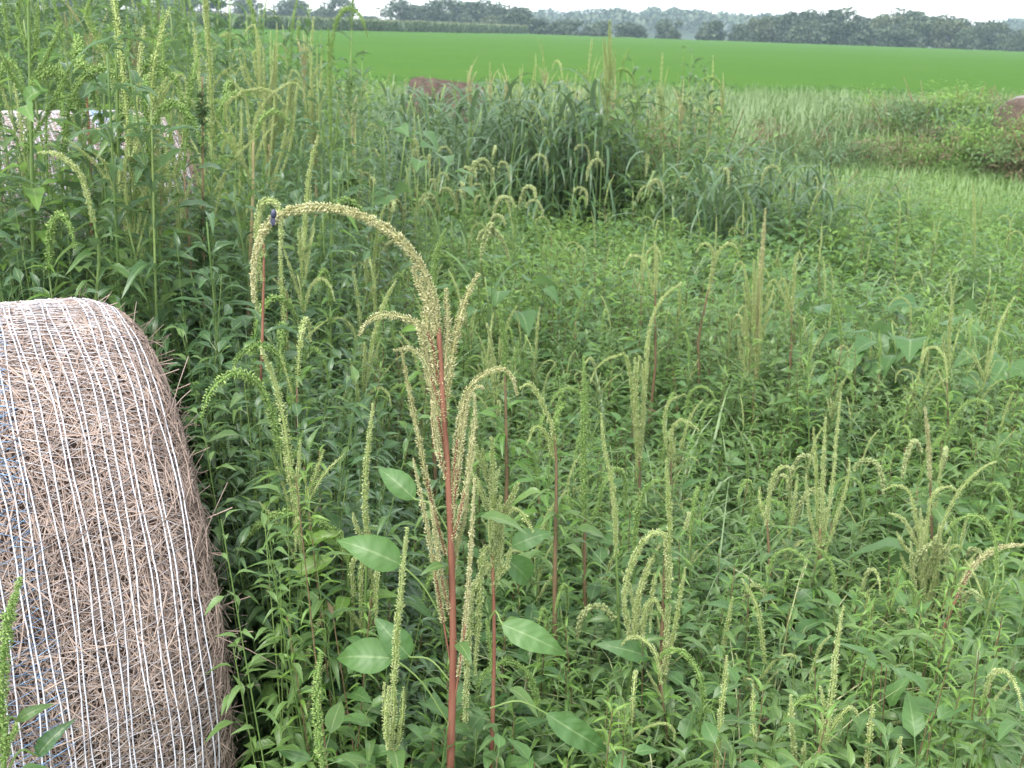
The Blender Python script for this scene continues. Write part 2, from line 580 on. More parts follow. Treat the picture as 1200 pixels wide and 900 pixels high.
def ground_material():
    m, t, o = nt('soil_and_litter')
    geo = nd(t, 'ShaderNodeNewGeometry')
    n1 = nd(t, 'ShaderNodeTexNoise', i_Scale=0.6, i_Detail=4.0)
    n2 = nd(t, 'ShaderNodeTexNoise', i_Scale=28.0, i_Detail=5.0)
    for n in (n1, n2):
        t.links.new(geo.outputs['Position'], n.inputs['Vector'])
    c = mixc(t, n2.outputs['Fac'], (0.035, 0.035, 0.02), (0.10, 0.13, 0.045))
    c = mixc(t, n1.outputs['Fac'], c, (0.09, 0.14, 0.04))
    p = nd(t, 'ShaderNodeBsdfPrincipled')
    p.inputs['Roughness'].default_value = 0.9
    t.links.new(c, p.inputs['Base Color'])
    b = nd(t, 'ShaderNodeBump', i_Strength=0.8, i_Distance=0.03)
    t.links.new(n2.outputs['Fac'], b.inputs['Height'])
    t.links.new(b.outputs[0], p.inputs['Normal'])
    t.links.new(p.outputs[0], o.inputs['Surface'])
    return m


def soy_ground_material():
    m, t, o = nt('soy_canopy')
    geo = nd(t, 'ShaderNodeNewGeometry')
    n1 = nd(t, 'ShaderNodeTexNoise', i_Scale=0.09, i_Detail=4.0)
    n2 = nd(t, 'ShaderNodeTexNoise', i_Scale=3.5, i_Detail=6.0, i_Roughness=0.7)
    mp = nd(t, 'ShaderNodeMapping')
    mp.inputs['Scale'].default_value = (0.35, 1.0, 1.0)
    t.links.new(geo.outputs['Position'], mp.inputs[0])
    t.links.new(mp.outputs[0], n1.inputs['Vector'])
    t.links.new(mp.outputs[0], n2.inputs['Vector'])
    c = mixc(t, n2.outputs['Fac'], (0.024, 0.066, 0.014), (0.062, 0.135, 0.030))
    c = mixc(t, mth(t, 'MULTIPLY', n1.outputs['Fac'], 0.6), c, (0.072, 0.128, 0.028))
    p = nd(t, 'ShaderNodeBsdfPrincipled')
    p.inputs['Roughness'].default_value = 0.95
    p.inputs['Specular IOR Level'].default_value = 0.0
    t.links.new(c, p.inputs['Base Color'])
    b = nd(t, 'ShaderNodeBump', i_Strength=0.7, i_Distance=0.15)
    t.links.new(n2.outputs['Fac'], b.inputs['Height'])
    t.links.new(b.outputs[0], p.inputs['Normal'])
    t.links.new(p.outputs[0], o.inputs['Surface'])
    return m


M['ground'] = ground_material()
M['soy_sheet'] = soy_ground_material()
gx = np.concatenate([-np.geomspace(1100, 12, 30), np.linspace(-11, 11, 90), np.geomspace(12, 1100, 30)])
gy = np.concatenate([np.linspace(-12, 24, 130), np.geomspace(24.5, 1080, 70)])
sheet('ground', gx, gy, ground, 'ground')


def soy_edge(x):
    return 31.0 + 0.10 * np.asarray(x) + 1.2 * np.sin(np.asarray(x) * 0.35)


def soy_sheet():
    xs = np.linspace(-130, 170, 140)
    ts = np.geomspace(1, 10.5, 90) - 1
    T_, X = np.meshgrid(ts / ts[-1], xs, indexing='ij')
    y0 = soy_edge(X)
    Y = y0 + T_ * (290 - y0)
    Z = ground(X, Y) + 0.42 * smooth(0, 0.012, T_) + 0.03 * rng.normal(size=X.shape)
    ny, nx = X.shape
    V = np.stack([X, Y, Z], -1).reshape(-1, 3)
    i, j = np.meshgrid(np.arange(ny - 1), np.arange(nx - 1), indexing='ij')
    q = np.stack([i * nx + j, i * nx + j + 1, (i + 1) * nx + j + 1, (i + 1) * nx + j], -1).reshape(-1, 4)
    mb = MB()
    mb.add(V, q, rnd=0.5)
    return mb.build('soybean_field', 'soy_sheet', kind='structure')


soy_sheet()
# leaves standing proud of the crop canopy
n = 9000
yy = rng.uniform(30.0, 36.0, n)
xx = rng.uniform(-0.62, 0.62, n) * yy
ok = yy > soy_edge(xx) + 0.3
xx, yy = xx[ok], yy[ok]
az, el = rng.uniform(0, 2 * PI, len(xx)), rng.normal(0.0, 0.12, len(xx))
d = np.stack([np.cos(az) * np.cos(el), np.sin(az) * np.cos(el), np.sin(el)], -1)
s = rng.uniform(0.06, 0.11, len(xx)) * (0.7 + yy / 70)
mb = MB()
mb.many(leaf_tpl(0.62, 2, 0.05, 0.2, 0.1), basis(d, rng.normal(0, 0.12, len(xx))) * s[:, None, None],
        np.stack([xx, yy, ground(xx, yy) + 0.42 + rng.uniform(-0.03, 0.10, len(xx))], -1))
tag(mb.build('soybean_crop', 'soy', kind='stuff'), 'even bright green soybean crop covering the field below the far trees', 'crop')

# ------------------------------------------------------------------ round bales
BT = 0.5134                     # yaw of the near bale's axis
BA = np.array([math.cos(BT), math.sin(BT), 0])
B_END = np.array([-0.8067, 2.1834, 0.632])
BR, BL = 0.638, 1.22
B_C = B_END - BA * (BL / 2 - 0.045)


def bale_radius(u):
    """radius along the axis, u in metres from the middle"""
    e = np.clip((np.abs(u) - (BL / 2 - 0.13)) / 0.13, 0, 1)
    return BR * (1.0 - 0.012 * (np.abs(u) / (BL / 2)) ** 2) - 0.085 * (1 - np.sqrt(np.clip(1 - e * e, 0, 1)))


def bale_parts(net=True, straw_n=44000, straw_mat='straw', blue=True, lump=0.0):
    """list of (name, mesh, kind): packed body, loose straw, wrap strands; axis along local X, centre at the origin"""
    parts = []
    # body
    us = np.concatenate([[-BL / 2], np.linspace(-BL / 2 + 0.004, BL / 2 - 0.004, 60), [BL / 2]])
    na = 150
    th = np.arange(na) * 2 * PI / na
    U, TH = np.meshgrid(us, th, indexing='ij')
    R = bale_radius(U) + rng.normal(0, 0.004, U.shape) + 0.006 * np.sin(TH * 7 + U * 9) + 0.004 * np.sin(U * 40 + TH * 3) - 0.016 + lump * (np.sin(TH * 11 + np.sin(U * 9) * 2) * np.cos(U * 14 + TH * 2) + rng.normal(0, 0.35, U.shape))
    V = np.stack([U, R * np.cos(TH), R * np.sin(TH)], -1).reshape(-1, 3)
    i, j = np.meshgrid(np.arange(len(us) - 1), np.arange(na), indexing='ij')
    q = np.stack([i * na + j, i * na + (j + 1) % na, (i + 1) * na + (j + 1) % na, (i + 1) * na + j], -1).reshape(-1, 4)
    n0 = len(V)
    V = np.vstack([V, [(-BL / 2 - 0.02, 0, 0), (BL / 2 + 0.02, 0, 0)]])
    tr = [(n0, (k + 1) % na, k) for k in range(na)]
    o_ = (len(us) - 1) * na
    tr += [(n0 + 1, o_ + k, o_ + (k + 1) % na) for k in range(na)]
    mb = MB()
    mb.add(V, q, tr, rnd=0.4)
    parts.append(('packed_straw', mb.mesh('packed_straw', ['bale' if straw_mat == 'straw' else 'old_straw']), None))
    # straw: thin three-sided stalks lying on the skin, mostly along the wrap, many crossing
    k = straw_n
    u = rng.uniform(-BL / 2 + 0.01, BL / 2 - 0.005, k)
    a = rng.uniform(0, 2 * PI, k)
    L = rng.uniform(0.03, 0.15, k)
    ang = rng.normal(0, 0.9, k)            # against the wrap direction
    rr = bale_radius(u) + rng.uniform(-0.006, 0.0025, k) - L * L * 0.12
    w = rng.uniform(0.00045, 0.0012, k)
    lift = rng.uniform(-0.005, 0.0025, k)
    Vs = []
    for e_ in (-0.5, -0.17, 0.17, 0.5):
        du = np.sin(ang) * L * e_
        ue = np.clip(u + du + rng.normal(0, 0.002, k), -BL / 2, BL / 2)
        ae = a + np.cos(ang) * L * e_ / BR
        re_ = bale_radius(ue) + lift + np.abs(rng.normal(0, 0.0018, k))
        Vs.append(np.stack([ue, re_ * np.cos(ae), re_ * np.sin(ae)], -1))
    d = Vs[3] - Vs[0]
    d /= np.linalg.norm(d, axis=1)[:, None] + 1e-9
    nrm = np.stack([np.zeros(k), np.cos(a), np.sin(a)], -1)
    side = np.cross(d, nrm) * w[:, None]
    up_ = nrm * w[:, None]
    VV = np.stack([p_ + o2 for p_ in Vs for o2 in (-side, side, up_)], 1)      # k,12,3
    q1 = np.array([(r_ * 3 + e, r_ * 3 + (e + 1) % 3, r_ * 3 + 3 + (e + 1) % 3, r_ * 3 + 3 + e) for r_ in range(3) for e in (1, 2)])
    QQ = (q1[None] + (np.arange(k) * 12)[:, None, None]).reshape(-1, 4)
    LL = np.zeros((k, 12, 3))
    LL[:, :, 2] = rng.random(k)[:, None]
    tpl_v = np.array([(sx, y, sz) for y in (-0.5, 0, 0.5) for sx, sz in ((-1, 0), (1, 0), (0, 1))], float)
    tpl_q = np.array([(r_ * 3 + e, r_ * 3 + (e + 1) % 3, r_ * 3 + 3 + (e + 1) % 3, r_ * 3 + 3 + e) for r_ in range(2) for e in range(3)])
    lf = np.zeros((9, 3))
    mb = MB()
    mb.add(VV.reshape(-1, 3), QQ, None, LL.reshape(-1, 3))
    # stalks sticking out at the ends of the bale
    k = straw_n // 12
    for sgn in (-1, 1):
        a = rng.uniform(0, 2 * PI, k)
        rad = BR * np.sqrt(rng.uniform(0.55, 0.99, k)) - 0.012
        u = sgn * (BL / 2 - np.clip((rad - (BR - 0.12)) / 0.12, 0, 1) ** 2 * 0.13)
        nrm = np.stack([np.zeros(k), np.cos(a), np.sin(a)], -1)
        tan = np.stack([np.zeros(k), -np.sin(a), np.cos(a)], -1)
        out = np.tile([sgn * 1.0, 0, 0], (k, 1))
        d = tan * rng.normal(0, 1, k)[:, None] + nrm * rng.normal(0.0, 0.22, k)[:, None] + out * np.abs(rng.normal(0, 0.16, k))[:, None]
        d /= np.linalg.norm(d, axis=1)[:, None]
        L = rng.uniform(0.03, 0.10, k)
        w = rng.uniform(0.0005, 0.0013, k)
        side = np.cross(d, out)
        side /= np.linalg.norm(side, axis=1)[:, None]
        z = np.cross(side, d)
        c = np.stack([u, rad * np.cos(a), rad * np.sin(a)], -1) + d * L[:, None] * 0.2
        mb.many((tpl_v, tpl_q, None, lf), np.stack([side * w[:, None], d * L[:, None], z * w[:, None]], -1), c)
        # a few long stalks standing well off the shoulder
        for _ in range(26):
            a_ = rng.uniform(0, 2 * PI)
            p0 = np.array([sgn * (BL / 2 - 0.03), (BR - 0.04) * math.cos(a_), (BR - 0.04) * math.sin(a_)])
            dd = np.array([sgn * rng.uniform(0.1, 0.8), math.cos(a_) * rng.uniform(-0.2, 0.5) - math.sin(a_) * rng.normal(0, 0.8),
                           math.sin(a_) * rng.uniform(-0.2, 0.5) + math.cos(a_) * rng.normal(0, 0.8)])
            dd /= np.linalg.norm(dd)
            Ls = rng.uniform(0.06, 0.14)
            tube(mb, [p0, p0 + dd * Ls * 0.55, p0 + dd * Ls + np.array([0, 0, -0.01])], 0.001, 3)
    parts.append(('loose_straw', mb.mesh('loose_straw', [straw_mat]), 'stuff'))
    if not net:
        return parts
    # the two strands of each pair run round the bale
    pitch = 0.034
    na = 160
    th = np.linspace(0, 2 * PI, na)
    us = np.arange(-BL / 2 + 0.05, BL / 2 - 0.035, pitch)
    ring_u = []
    for u0 in us:
        wob = 0.0035 * np.sin(th * rng.integers(3, 6) + rng.random() * 6) + 0.002 * np.sin(th * rng.integers(9, 15) + rng.random() * 6)
        gap = 0.0055 + 0.0022 * np.sin(th * rng.integers(4, 9) + rng.random() * 6)
        ring_u.append((u0 + wob - gap, u0 + wob + gap))
    bb = []
    for pr in ring_u:
        for uu in pr:
            u = uu + rng.normal(0, 0.0004, na)
            u[-1] = u[0]
            rad = bale_radius(u) + 0.0045 + 0.0015 * np.sin(th * 23)
            P = np.stack([u, rad * np.cos(th), rad * np.sin(th)], -1)
            mb = MB()
            tube(mb, P, 0.00125, 4, cap=False)
            parts.append(('net_strand', mb.mesh('net_strand', ['net']), None))
    # thin zigzag threads between neighbouring pairs
    mb, mbb = MB(), MB()
    nz = 250
    tz = np.linspace(0, 2 * PI, nz)
    for g in range(len(us) - 1):
        for ph in (0, 1):
            lo = np.interp(tz, th, ring_u[g][0])
            hi = np.interp(tz, th, ring_u[g + 1][1])
            f = ((np.arange(nz) + ph) % 2).astype(float) * 1.0
            f = np.clip(f + rng.normal(0, 0.12, nz), -0.1, 1.1)
            u = lo + (hi - lo) * f
            rad = bale_radius(u) + 0.0035 + rng.normal(0, 0.0008, nz)
            tt = tz + rng.normal(0, 0.005, nz)
            P = np.stack([u, rad * np.cos(tt), rad * np.sin(tt)], -1)
            tgt = mbb if (blue and len(us) - 10 <= g <= len(us) - 9) else mb
            tube(tgt, P, 0.001 if tgt is mb else 0.0012, 3, cap=False)
    parts.append(('net_mesh', mb.mesh('net_mesh', ['net_thin']), 'stuff'))
    if blue:
        parts.append(('blue_net_mesh', mbb.mesh('blue_net_mesh', ['net_blue']), 'stuff'))
    return parts


def place_bale(parts, centre, yaw, label, scale=1.0, roll=0.0, tilt=0.0):
    z = float(centre[2]) - BR * scale
    root = empty('round_bale', (centre[0], centre[1], z), label, 'hay bale')
    mw = Matrix.Rotation(yaw, 4, 'Z') @ Matrix.Rotation(tilt, 4, 'Y') @ Matrix.Rotation(roll, 4, 'X') @ Matrix.Scale(scale, 4)
    for nm, me, kind in parts:
        o = link(nm, me, root, Matrix.Translation((0, 0, BR * scale)) @ mw)
        if kind:
            o['kind'] = kind
    return root


BALE = bale_parts()
place_bale(BALE, B_C, BT, 'large straw bale in full view, wrapped in white net strands', roll=0.4)
b2_end = at(206, 205, 5.3)
B2_C = np.array([b2_end[0], b2_end[1], 0]) - BA * (BL / 2) * 1.08
B2_C[2] = 0.06 + BR * 1.08
place_bale(BALE, B2_C, BT, 'net-wrapped round bale half hidden behind tall green weeds', scale=1.08, roll=2.2)
OLD = bale_parts(net=False, straw_n=9000, straw_mat='old_straw', lump=0.022)
b3 = at(520, 88, 18.5)
B3_C = np.array([b3[0], b3[1], b3[2] - BR - 0.08])
place_bale(OLD, B3_C, 0.14, 'weathered dull brown bale without net beside the soybean field', tilt=0.1)
b4 = at(1236, 104, 17.0)
B4_C = np.array([b4[0], b4[1], b4[2] - BR - 0.1])
place_bale(BALE, B4_C, 0.35, 'pale pinkish bale sunk among brown bushes on the bank', roll=1.0)
# anything not carried by the ground directly: set low bales into the soil

# ------------------------------------------------------------------ seed spikes and plants
def spike_into(mb, P, r, mat=0, axis_mat=None, dense=1.0, size=None, flare=55, power=1.0, bare=0.0, tip=0.45):
    """bumpy spike along P; r = radius of the head; bare = part at the base with few florets"""
    P = np.asarray(P, float)
    n = len(P)
    s = np.linspace(0, 1, n)
    prof = r * (0.62 + 0.38 * np.sin(PI * np.clip(s * 0.9 + 0.12, 0, 1))) * (1 - (1 - tip) * smooth(0.8, 1.0, s))
    if axis_mat is None:
        tube(mb, P, np.maximum(prof * 0.4, 0.0006), 5, mat=mat, rnd=0.1)
    else:
        h_ = max(3, int(n * max(0.4, bare + 0.25)))
        tube(mb, P[:h_], np.maximum(prof[:h_] * 0.42, 0.0006), 5, mat=axis_mat, rnd=0.3)
        tube(mb, P[h_ - 1:], np.maximum(prof[h_ - 1:] * 0.3, 0.0006), 5, mat=mat, rnd=0.1)
    k = int(bare * n)
    r = r * 1.12
    florets(mb, P[k:], prof[k:] * 1.12, ring=0.0031 / dense, per=max(7, int(8 + r * 380)), size=size or min(0.0050, max(0.0036, r * 0.62)), flare=flare, mat=mat, power=power)


def curve3(pts, D, wob=0.0, n=40, dy=0.0):
    """image polyline -> 3-D curve about the ground distance D; wob leans it towards/away along its length"""
    m = len(pts)
    P = [at(px, py, D + dy + wob * (k / max(1, m - 1))) for k, (px, py) in enumerate(pts)]
    return spline(P, n)


def hero(label, D, stem, stem_mat, spikes, leaves=(), extra=6, leaf_mat='leaf', r0=0.008, name='pigweed_plant', group=None, lsize=0.075):
    """a plant drawn after the photograph. stem: pixels from low to high; spikes: (pixels from base to tip, radius m, material, kw)"""
    P = curve3(stem, D, n=30)
    gz = float(ground(P[0][0], P[0][1]))
    foot = np.array([P[0][0] + rng.normal(0, 0.02), P[0][1] + rng.normal(0, 0.02), gz - 0.01])
    low = spline([foot, foot * 0.45 + P[0] * 0.55 + rng.normal(0, 0.008, 3), P[0]], 10)[:-1]
    S = np.vstack([low, P])
    root = empty(name, foot, label, 'weed', group)
    off = foot

    mb = MB()
    r0 = r0 * (0.85 if D > 1.7 else 0.95)
    rr = np.linspace(r0 * 1.15, r0 * 0.55, len(S))
    rr = rr * (1 + 0.07 * np.sin(np.arange(len(S)) * 1.9) + rng.normal(0, 0.03, len(S)))
    tube(mb, S - off, rr, 8, rnd=0.4)
    mb.build('stem', stem_mat, root)
    for i, sp in enumerate(spikes):
        pts, r, mat = sp[:3]
        kw = dict(sp[3]) if len(sp) > 3 else {}
        wob = kw.pop('wob', rng.uniform(-0.05, 0.05))
        amat = kw.pop('axis', None)
        C = curve3(pts, D, wob=wob, n=max(14, int(len(pts) * 7))) - off
        r = r * (0.86 if mat != TAN else 0.9)
        if mat != TAN:
            C = C + np.cumsum(rng.normal(0, 0.0006, C.shape), 0)
        mb = MB()
        spike_into(mb, C, r, 0, 1 if amat else None, **kw)
        mb.build('seed_head', [mat] + ([amat] if amat else []), root)
    for lv in leaves:
        (bx, by), (tx, ty), w, (sx, sy) = lv[:4]
        lm = lv[4] if len(lv) > 4 else ('leaf_broad' if leaf_mat == 'leaf' else leaf_mat)
        dyy = rng.uniform(-0.05, 0.05)
        b, t_, s_ = at(bx, by, D + dyy), at(tx, ty, D + dyy * 1.6), at(sx, sy, D)
        d = t_ - b
        L = np.linalg.norm(d)
        nrm = np.array([0.15 * rng.normal(), -0.75, 0.65])
        Y = d / L
        X = np.cross(Y, nrm)
        X /= np.linalg.norm(X)
        Z = np.cross(X, Y)
        width_m = w / F * D * 1.05
        V, Q, _, LF = leaf_tpl(width_m / L * 1.15, 14, 0.0, rng.uniform(0.1, 0.35), rng.uniform(0.1, 0.4), rng.uniform(0.015, 0.035), tipdroop=rng.uniform(0.1, 0.4))
        V, LF = V[6:], LF[6:]
        Q = Q[4:] - 6
        Vw = (V * L) @ np.stack([X, Y, Z], 0)
        mb = MB()
        mb.add(Vw + (b - off), Q, None, LF + np.array([0, 0, rng.random()]))
        lo = mb.build('leaf', lm, root)
        mb = MB()
        mid = (s_ + b) / 2 + np.array([0, 0, 0.02])
        tube(mb, spline([s_, mid, b, b + Y * L * 0.1], 10) - off, 0.0016, 5, rnd=0.6)
        mb.build('leaf_stalk', 'stem_green', lo)
    if D >= 1.9:                       # small narrow leaves and bracts along the upper stem
        for k in range(18):
            q = P[int(rng.uniform(0.0, 0.98) * (len(P) - 1))]
            a = k * 2.4 + rng.random()
            e = rng.uniform(0.3, 1.0)
            dd = np.array([math.cos(a) * math.cos(e), math.sin(a) * math.cos(e), math.sin(e)])
            link('leaf', random.choice(NARROW_ME[leaf_mat]), root, m4(basis(dd, rng.normal(0, 0.3)) * rng.uniform(0.03, 0.065) * (1 + 0.12 * D), q - off))
    # leaves the photograph shows only as a mass low on the stem
    H = S[len(low):]
    for k in range(extra):
        q = S[int((0.30 + 0.45 * k / max(1, extra)) * len(S))] if k % 2 else H[int(rng.uniform(0, 0.5) * len(H))]
        a = k * 2.4 + rng.random()
        e = rng.uniform(0.0, 0.6)
        dd = np.array([math.cos(a) * math.cos(e), math.sin(a) * math.cos(e), math.sin(e)])
        s_ = lsize * rng.uniform(0.6, 1.2)
        link('leaf', random.choice(LEAF_ME[leaf_mat]), root, m4(basis(dd, rng.normal(0, 0.3)) * s_, q - off))
    return root


TAN, PALE, GRN = 'spike_tan', 'spike_pale', 'spike_green'
RX = {'axis': 'stem_red'}
hero('tall pigweed with bare red stem and one huge arched tan seed spike', 1.65,
     [(528, 895), (531, 760), (527, 600), (519, 470), (514, 384)], 'stem_red', [
         ([(514, 390), (507, 345), (487, 302), (456, 271), (415, 250), (375, 243), (342, 247), (318, 259), (304, 282), (297, 312), (297, 356)], 0.0085, TAN, {'dense': 1.4, 'size': 0.0046, 'wob': -0.05}),
         ([(512, 392), (505, 360), (492, 335), (484, 312)], 0.008, TAN, {}),
         ([(513, 440), (503, 395), (482, 376), (452, 369), (432, 376), (420, 394)], 0.0068, TAN, RX),
         ([(515, 475), (499, 425), (482, 409), (461, 411)], 0.006, TAN, RX),
         ([(515, 450), (502, 420), (492, 388), (486, 378)], 0.0075, TAN, RX),
         ([(508, 412), (501, 380), (498, 350)], 0.0085, TAN, {'power': 0.5}),
         ([(519, 492), (532, 405), (546, 350), (561, 320)], 0.0075, TAN, {}),
         ([(517, 470), (524, 395), (523, 338)], 0.0072, TAN, {}),
         ([(519, 520), (509, 470), (497, 430)], 0.0065, TAN, RX),
         ([(528, 600), (536, 515), (546, 462), (566, 440), (588, 432), (601, 444), (606, 463)], 0.0062, TAN, RX),
         ([(529, 612), (538, 540), (548, 470), (560, 452), (567, 456)], 0.0066, TAN, RX),
         ([(529, 640), (545, 575), (556, 500), (556, 462)], 0.0055, TAN, RX),
         ([(522, 650), (504, 580), (488, 500), (478, 450), (470, 408)], 0.0056, TAN, RX),
         ([(523, 560), (512, 520), (506, 470)], 0.006, TAN, RX),
         ([(530, 790), (513, 690), (499, 610), (484, 537)], 0.005, TAN, {'axis': 'stem_red', 'bare': 0.25}),
         ([(530, 840), (544, 740), (552, 640), (556, 560)], 0.005, TAN, {'axis': 'stem_red', 'bare': 0.2}),
         ([(528, 720), (520, 690), (512, 640), (505, 590)], 0.0048, TAN, RX),
         ([(528, 700), (534, 650), (546, 600), (549, 570)], 0.0045, TAN, RX),
     ], [((470, 662), (392, 628), 40, (526, 742)), ((462, 772), (386, 768), 44, (528, 852)),
         ((588, 731), (668, 768), 34, (574, 726), ), ((640, 836), (722, 888), 34, (574, 830)),
         ((486, 585), (440, 543), 30, (527, 625)), ((480, 770), (438, 722), 36, (529, 800))], extra=6, r0=0.0074)
# insect on the arch
ip = at(323, 254, 1.61)
mb = MB()
for cx_, sx_, sy_ in ((0.0, 0.0042, 0.0075), (0.011, 0.0034, 0.0048), (0.0165, 0.0026, 0.0028)):
    P = np.stack([np.zeros(9), np.zeros(9), np.linspace(-1, 1, 9) * sy_ - cx_], 1)
    tube(mb, P, np.maximum(sx_ * np.sqrt(np.clip(1 - np.linspace(-1, 1, 9) ** 2, 0, 1)), 0.0002), 8, rnd=0.3)
bug = mb.build('insect', 'insect')
bug.location = Vector((ip + np.array([0, -0.012, 0.006])).tolist())
bug.rotation_euler = (0.1, 0.12, 0)
tag(bug, 'small blue-black insect clinging to the huge arched seed spike', 'insect')
for sgn in (-1, 1):
    mb = MB()
    mb.add([(0, 0, 0.002), (sgn * 0.003, -0.0035, -0.004), (sgn * 0.0034, -0.003, -0.015), (sgn * 0.0004, -0.0045, -0.013)], [(0, 1, 2, 3)])
    mb.build('wing', 'insect', bug)
    mb = MB()
    for k in range(3):
        tube(mb, [(sgn * 0.002, 0, -0.006 - k * 0.004), (sgn * 0.007, 0.003, -0.006 - k * 0.005), (sgn * 0.008, 0.010, -0.008 - k * 0.005)], 0.0004, 4)
    mb.build('legs', 'insect', bug)


def cluster(cx, ytop, ybot, n, spread, L, seed):
    """short spikes round a stem between two heights, in pixels"""
    r_ = random.Random(seed)
    out = []
    for k in range(n):
        t = (k + 0.5) / n
        y = ytop + (ybot - ytop) * t
        a = r_.uniform(-1, 1)
        l = L * r_.uniform(0.6, 1.2)
        out.append([(cx, y), (cx + a * spread * 0.6, y - l * 0.45), (cx + a * spread, y - l)])
    return out


hero('branching pigweed with a crowded yellow-green seed cluster on a thin red stem', 1.75,
     [(576, 895), (579, 760), (577, 640)], 'stem_red',
     [([(577, 650), (578, 580), (577, 508)], 0.0078, PALE, {})] +
     [(c, 0.0062, PALE, {'axis': 'stem_green'}) for c in cluster(576, 560, 700, 15, 32, 52, 3)] +
     [([(574, 660), (556, 690), (551, 760), (548, 880)], 0.0075, PALE, {}), ([(576, 640), (565, 650), (560, 720), (556, 790)], 0.007, PALE, {}),
      ([(578, 640), (596, 598), (612, 604), (624, 622)], 0.006, PALE, {})],
     [((590, 652), (632, 690), 32, (578, 645)), ((600, 640), (648, 622), 26, (578, 650))], extra=5, r0=0.0052)
hero('slim pale pigweed spike rising beside the huge red-stemmed plant', 1.6, [(456, 898), (459, 860)], 'stem_green',
     [([(458, 890), (461, 780), (467, 700), (475, 618)], 0.0068, PALE, {}), ([(459, 892), (452, 850), (450, 800)], 0.006, PALE, {}),
      ([(460, 892), (469, 850), (472, 803)], 0.006, PALE, {}), ([(457, 895), (456, 850), (458, 805)], 0.005, PALE, {})], extra=5, r0=0.005)
hero('pigweed with a pale cylinder of hanging seed spikes next to the slim spike', 1.9, [(428, 895), (427, 760), (430, 640)], 'stem_green',
     [([(430, 640), (429, 560), (438, 470)], 0.0068, PALE, {}), ([(428, 650), (413, 660), (412, 700), (414, 748)], 0.006, PALE, {}),
      ([(429, 640), (424, 670), (424, 740)], 0.006, PALE, {}), ([(430, 640), (434, 680), (433, 745)], 0.006, PALE, {}),
      ([(430, 620), (441, 650), (441, 730)], 0.0058, PALE, {}), ([(427, 760), (395, 770), (372, 800), (358, 850)], 0.0055, PALE, {}),
      ([(427, 740), (405, 715), (385, 715), (366, 745), (358, 790)], 0.0055, PALE, {}), ([(430, 650), (418, 620), (410, 600)], 0.0055, PALE, {})],
     extra=5, r0=0.005)
hero('fuzzy thick bright green pigweed spike standing low before the bale', 1.5, [(378, 900), (377, 885)], 'stem_green',
     [([(378, 895), (373, 840), (371, 800), (374, 764)], 0.0088, GRN, {'flare': 80})],
     [((365, 890), (320, 876), 18, (377, 898)), ((392, 890), (440, 888), 16, (379, 898))], extra=6, r0=0.005)
hero('leafy pigweed with a bright green spike arching over towards the near bale', 1.95, [(405, 760), (408, 660), (398, 622)], 'stem_green',
     [([(400, 626), (372, 610), (335, 603), (303, 616), (278, 645)], 0.0095, GRN, {'flare': 75}),
      ([(380, 612), (395, 632), (408, 660)], 0.006, GRN, {})],
     [((398, 625), (340, 640), 14, (404, 640)), ((400, 640), (352, 612), 14, (404, 650)), ((390, 655), (330, 680), 20, (406, 660))], extra=10, r0=0.005, leaf_mat='leaf_bright')
hero('weed with a thin yellow-green spike bowing down in the shaded leaves', 2.2, [(330, 700), (326, 600), (322, 528)], 'stem_green',
     [([(322, 530), (345, 534), (368, 555), (388, 585)], 0.007, GRN, {})], extra=10, r0=0.005, leaf_mat='leaf_dark')
hero('weed with a small hooked green spike against the bale shoulder', 2.75, [(292, 640), (288, 540), (284, 500)], 'stem_green',
     [([(284, 502), (272, 492), (263, 508), (258, 542)], 0.007, GRN, {})], extra=12, r0=0.005, leaf_mat='leaf_dark', lsize=0.1)
hero('dark red pigweed stem carrying a hooked pale head behind the huge arch', 2.6, [(300, 560), (306, 440), (309, 330), (309, 285)], 'stem_red',
     [([(309, 300), (301, 268), (306, 240), (318, 235), (327, 250), (328, 300)], 0.0115, PALE, {}), ([(309, 330), (302, 300), (300, 340), (304, 372)], 0.008, PALE, {})],
     extra=14, r0=0.0055, leaf_mat='leaf_dark', lsize=0.1)
hero('pigweed with a stout green spike and dark leaves before the bale netting', 1.12, [(2, 960), (4, 905), (6, 860)], 'stem_green',
     [([(5, 880), (1, 820), (6, 740), (21, 677)], 0.0085, GRN, {'flare': 75, 'wob': 0.0}), ([(5, 890), (14, 866), (20, 850)], 0.005, GRN, {'wob': 0.0})],
     [((44, 886), (84, 842), 22, (8, 905), 'leaf_dark'), ((20, 845), (60, 822), 16, (6, 870), 'leaf')], extra=2, r0=0.005)
# --- right of the huge plant
hero('red-stemmed pigweed with folded hanging pale seed heads and one upright spike', 2.0, [(771, 895), (774, 800), (778, 690), (780, 640)], 'stem_brown',
     [([(780, 700), (787, 620), (785, 537)], 0.0065, PALE, {}),
      ([(740, 760), (733, 700), (742, 660), (760, 630), (776, 622), (784, 640), (784, 740), (778, 860)], 0.0078, PALE, {}),
      ([(744, 750), (748, 700), (762, 660), (774, 640)], 0.0075, PALE, {}), ([(742, 745), (750, 690), (766, 655)], 0.0065, PALE, {}),
      ([(778, 800), (790, 730), (802, 664)], 0.006, PALE, {}), ([(752, 745), (758, 712), (768, 704), (778, 726)], 0.0068, PALE, {}),
      ([(778, 690), (770, 670), (765, 690), (762, 740)], 0.006, PALE, {})],
     [((760, 770), (700, 752), 24, (772, 800)), ((755, 830), (785, 800), 24, (772, 850))], extra=6, r0=0.0068)
hero('side shoot of green stem under the folded pale heads', 2.0, [(728, 880), (738, 800), (742, 745)], 'stem_green',
     [([(742, 760), (746, 725), (752, 690)], 0.0055, PALE, {})], extra=6, r0=0.0055)
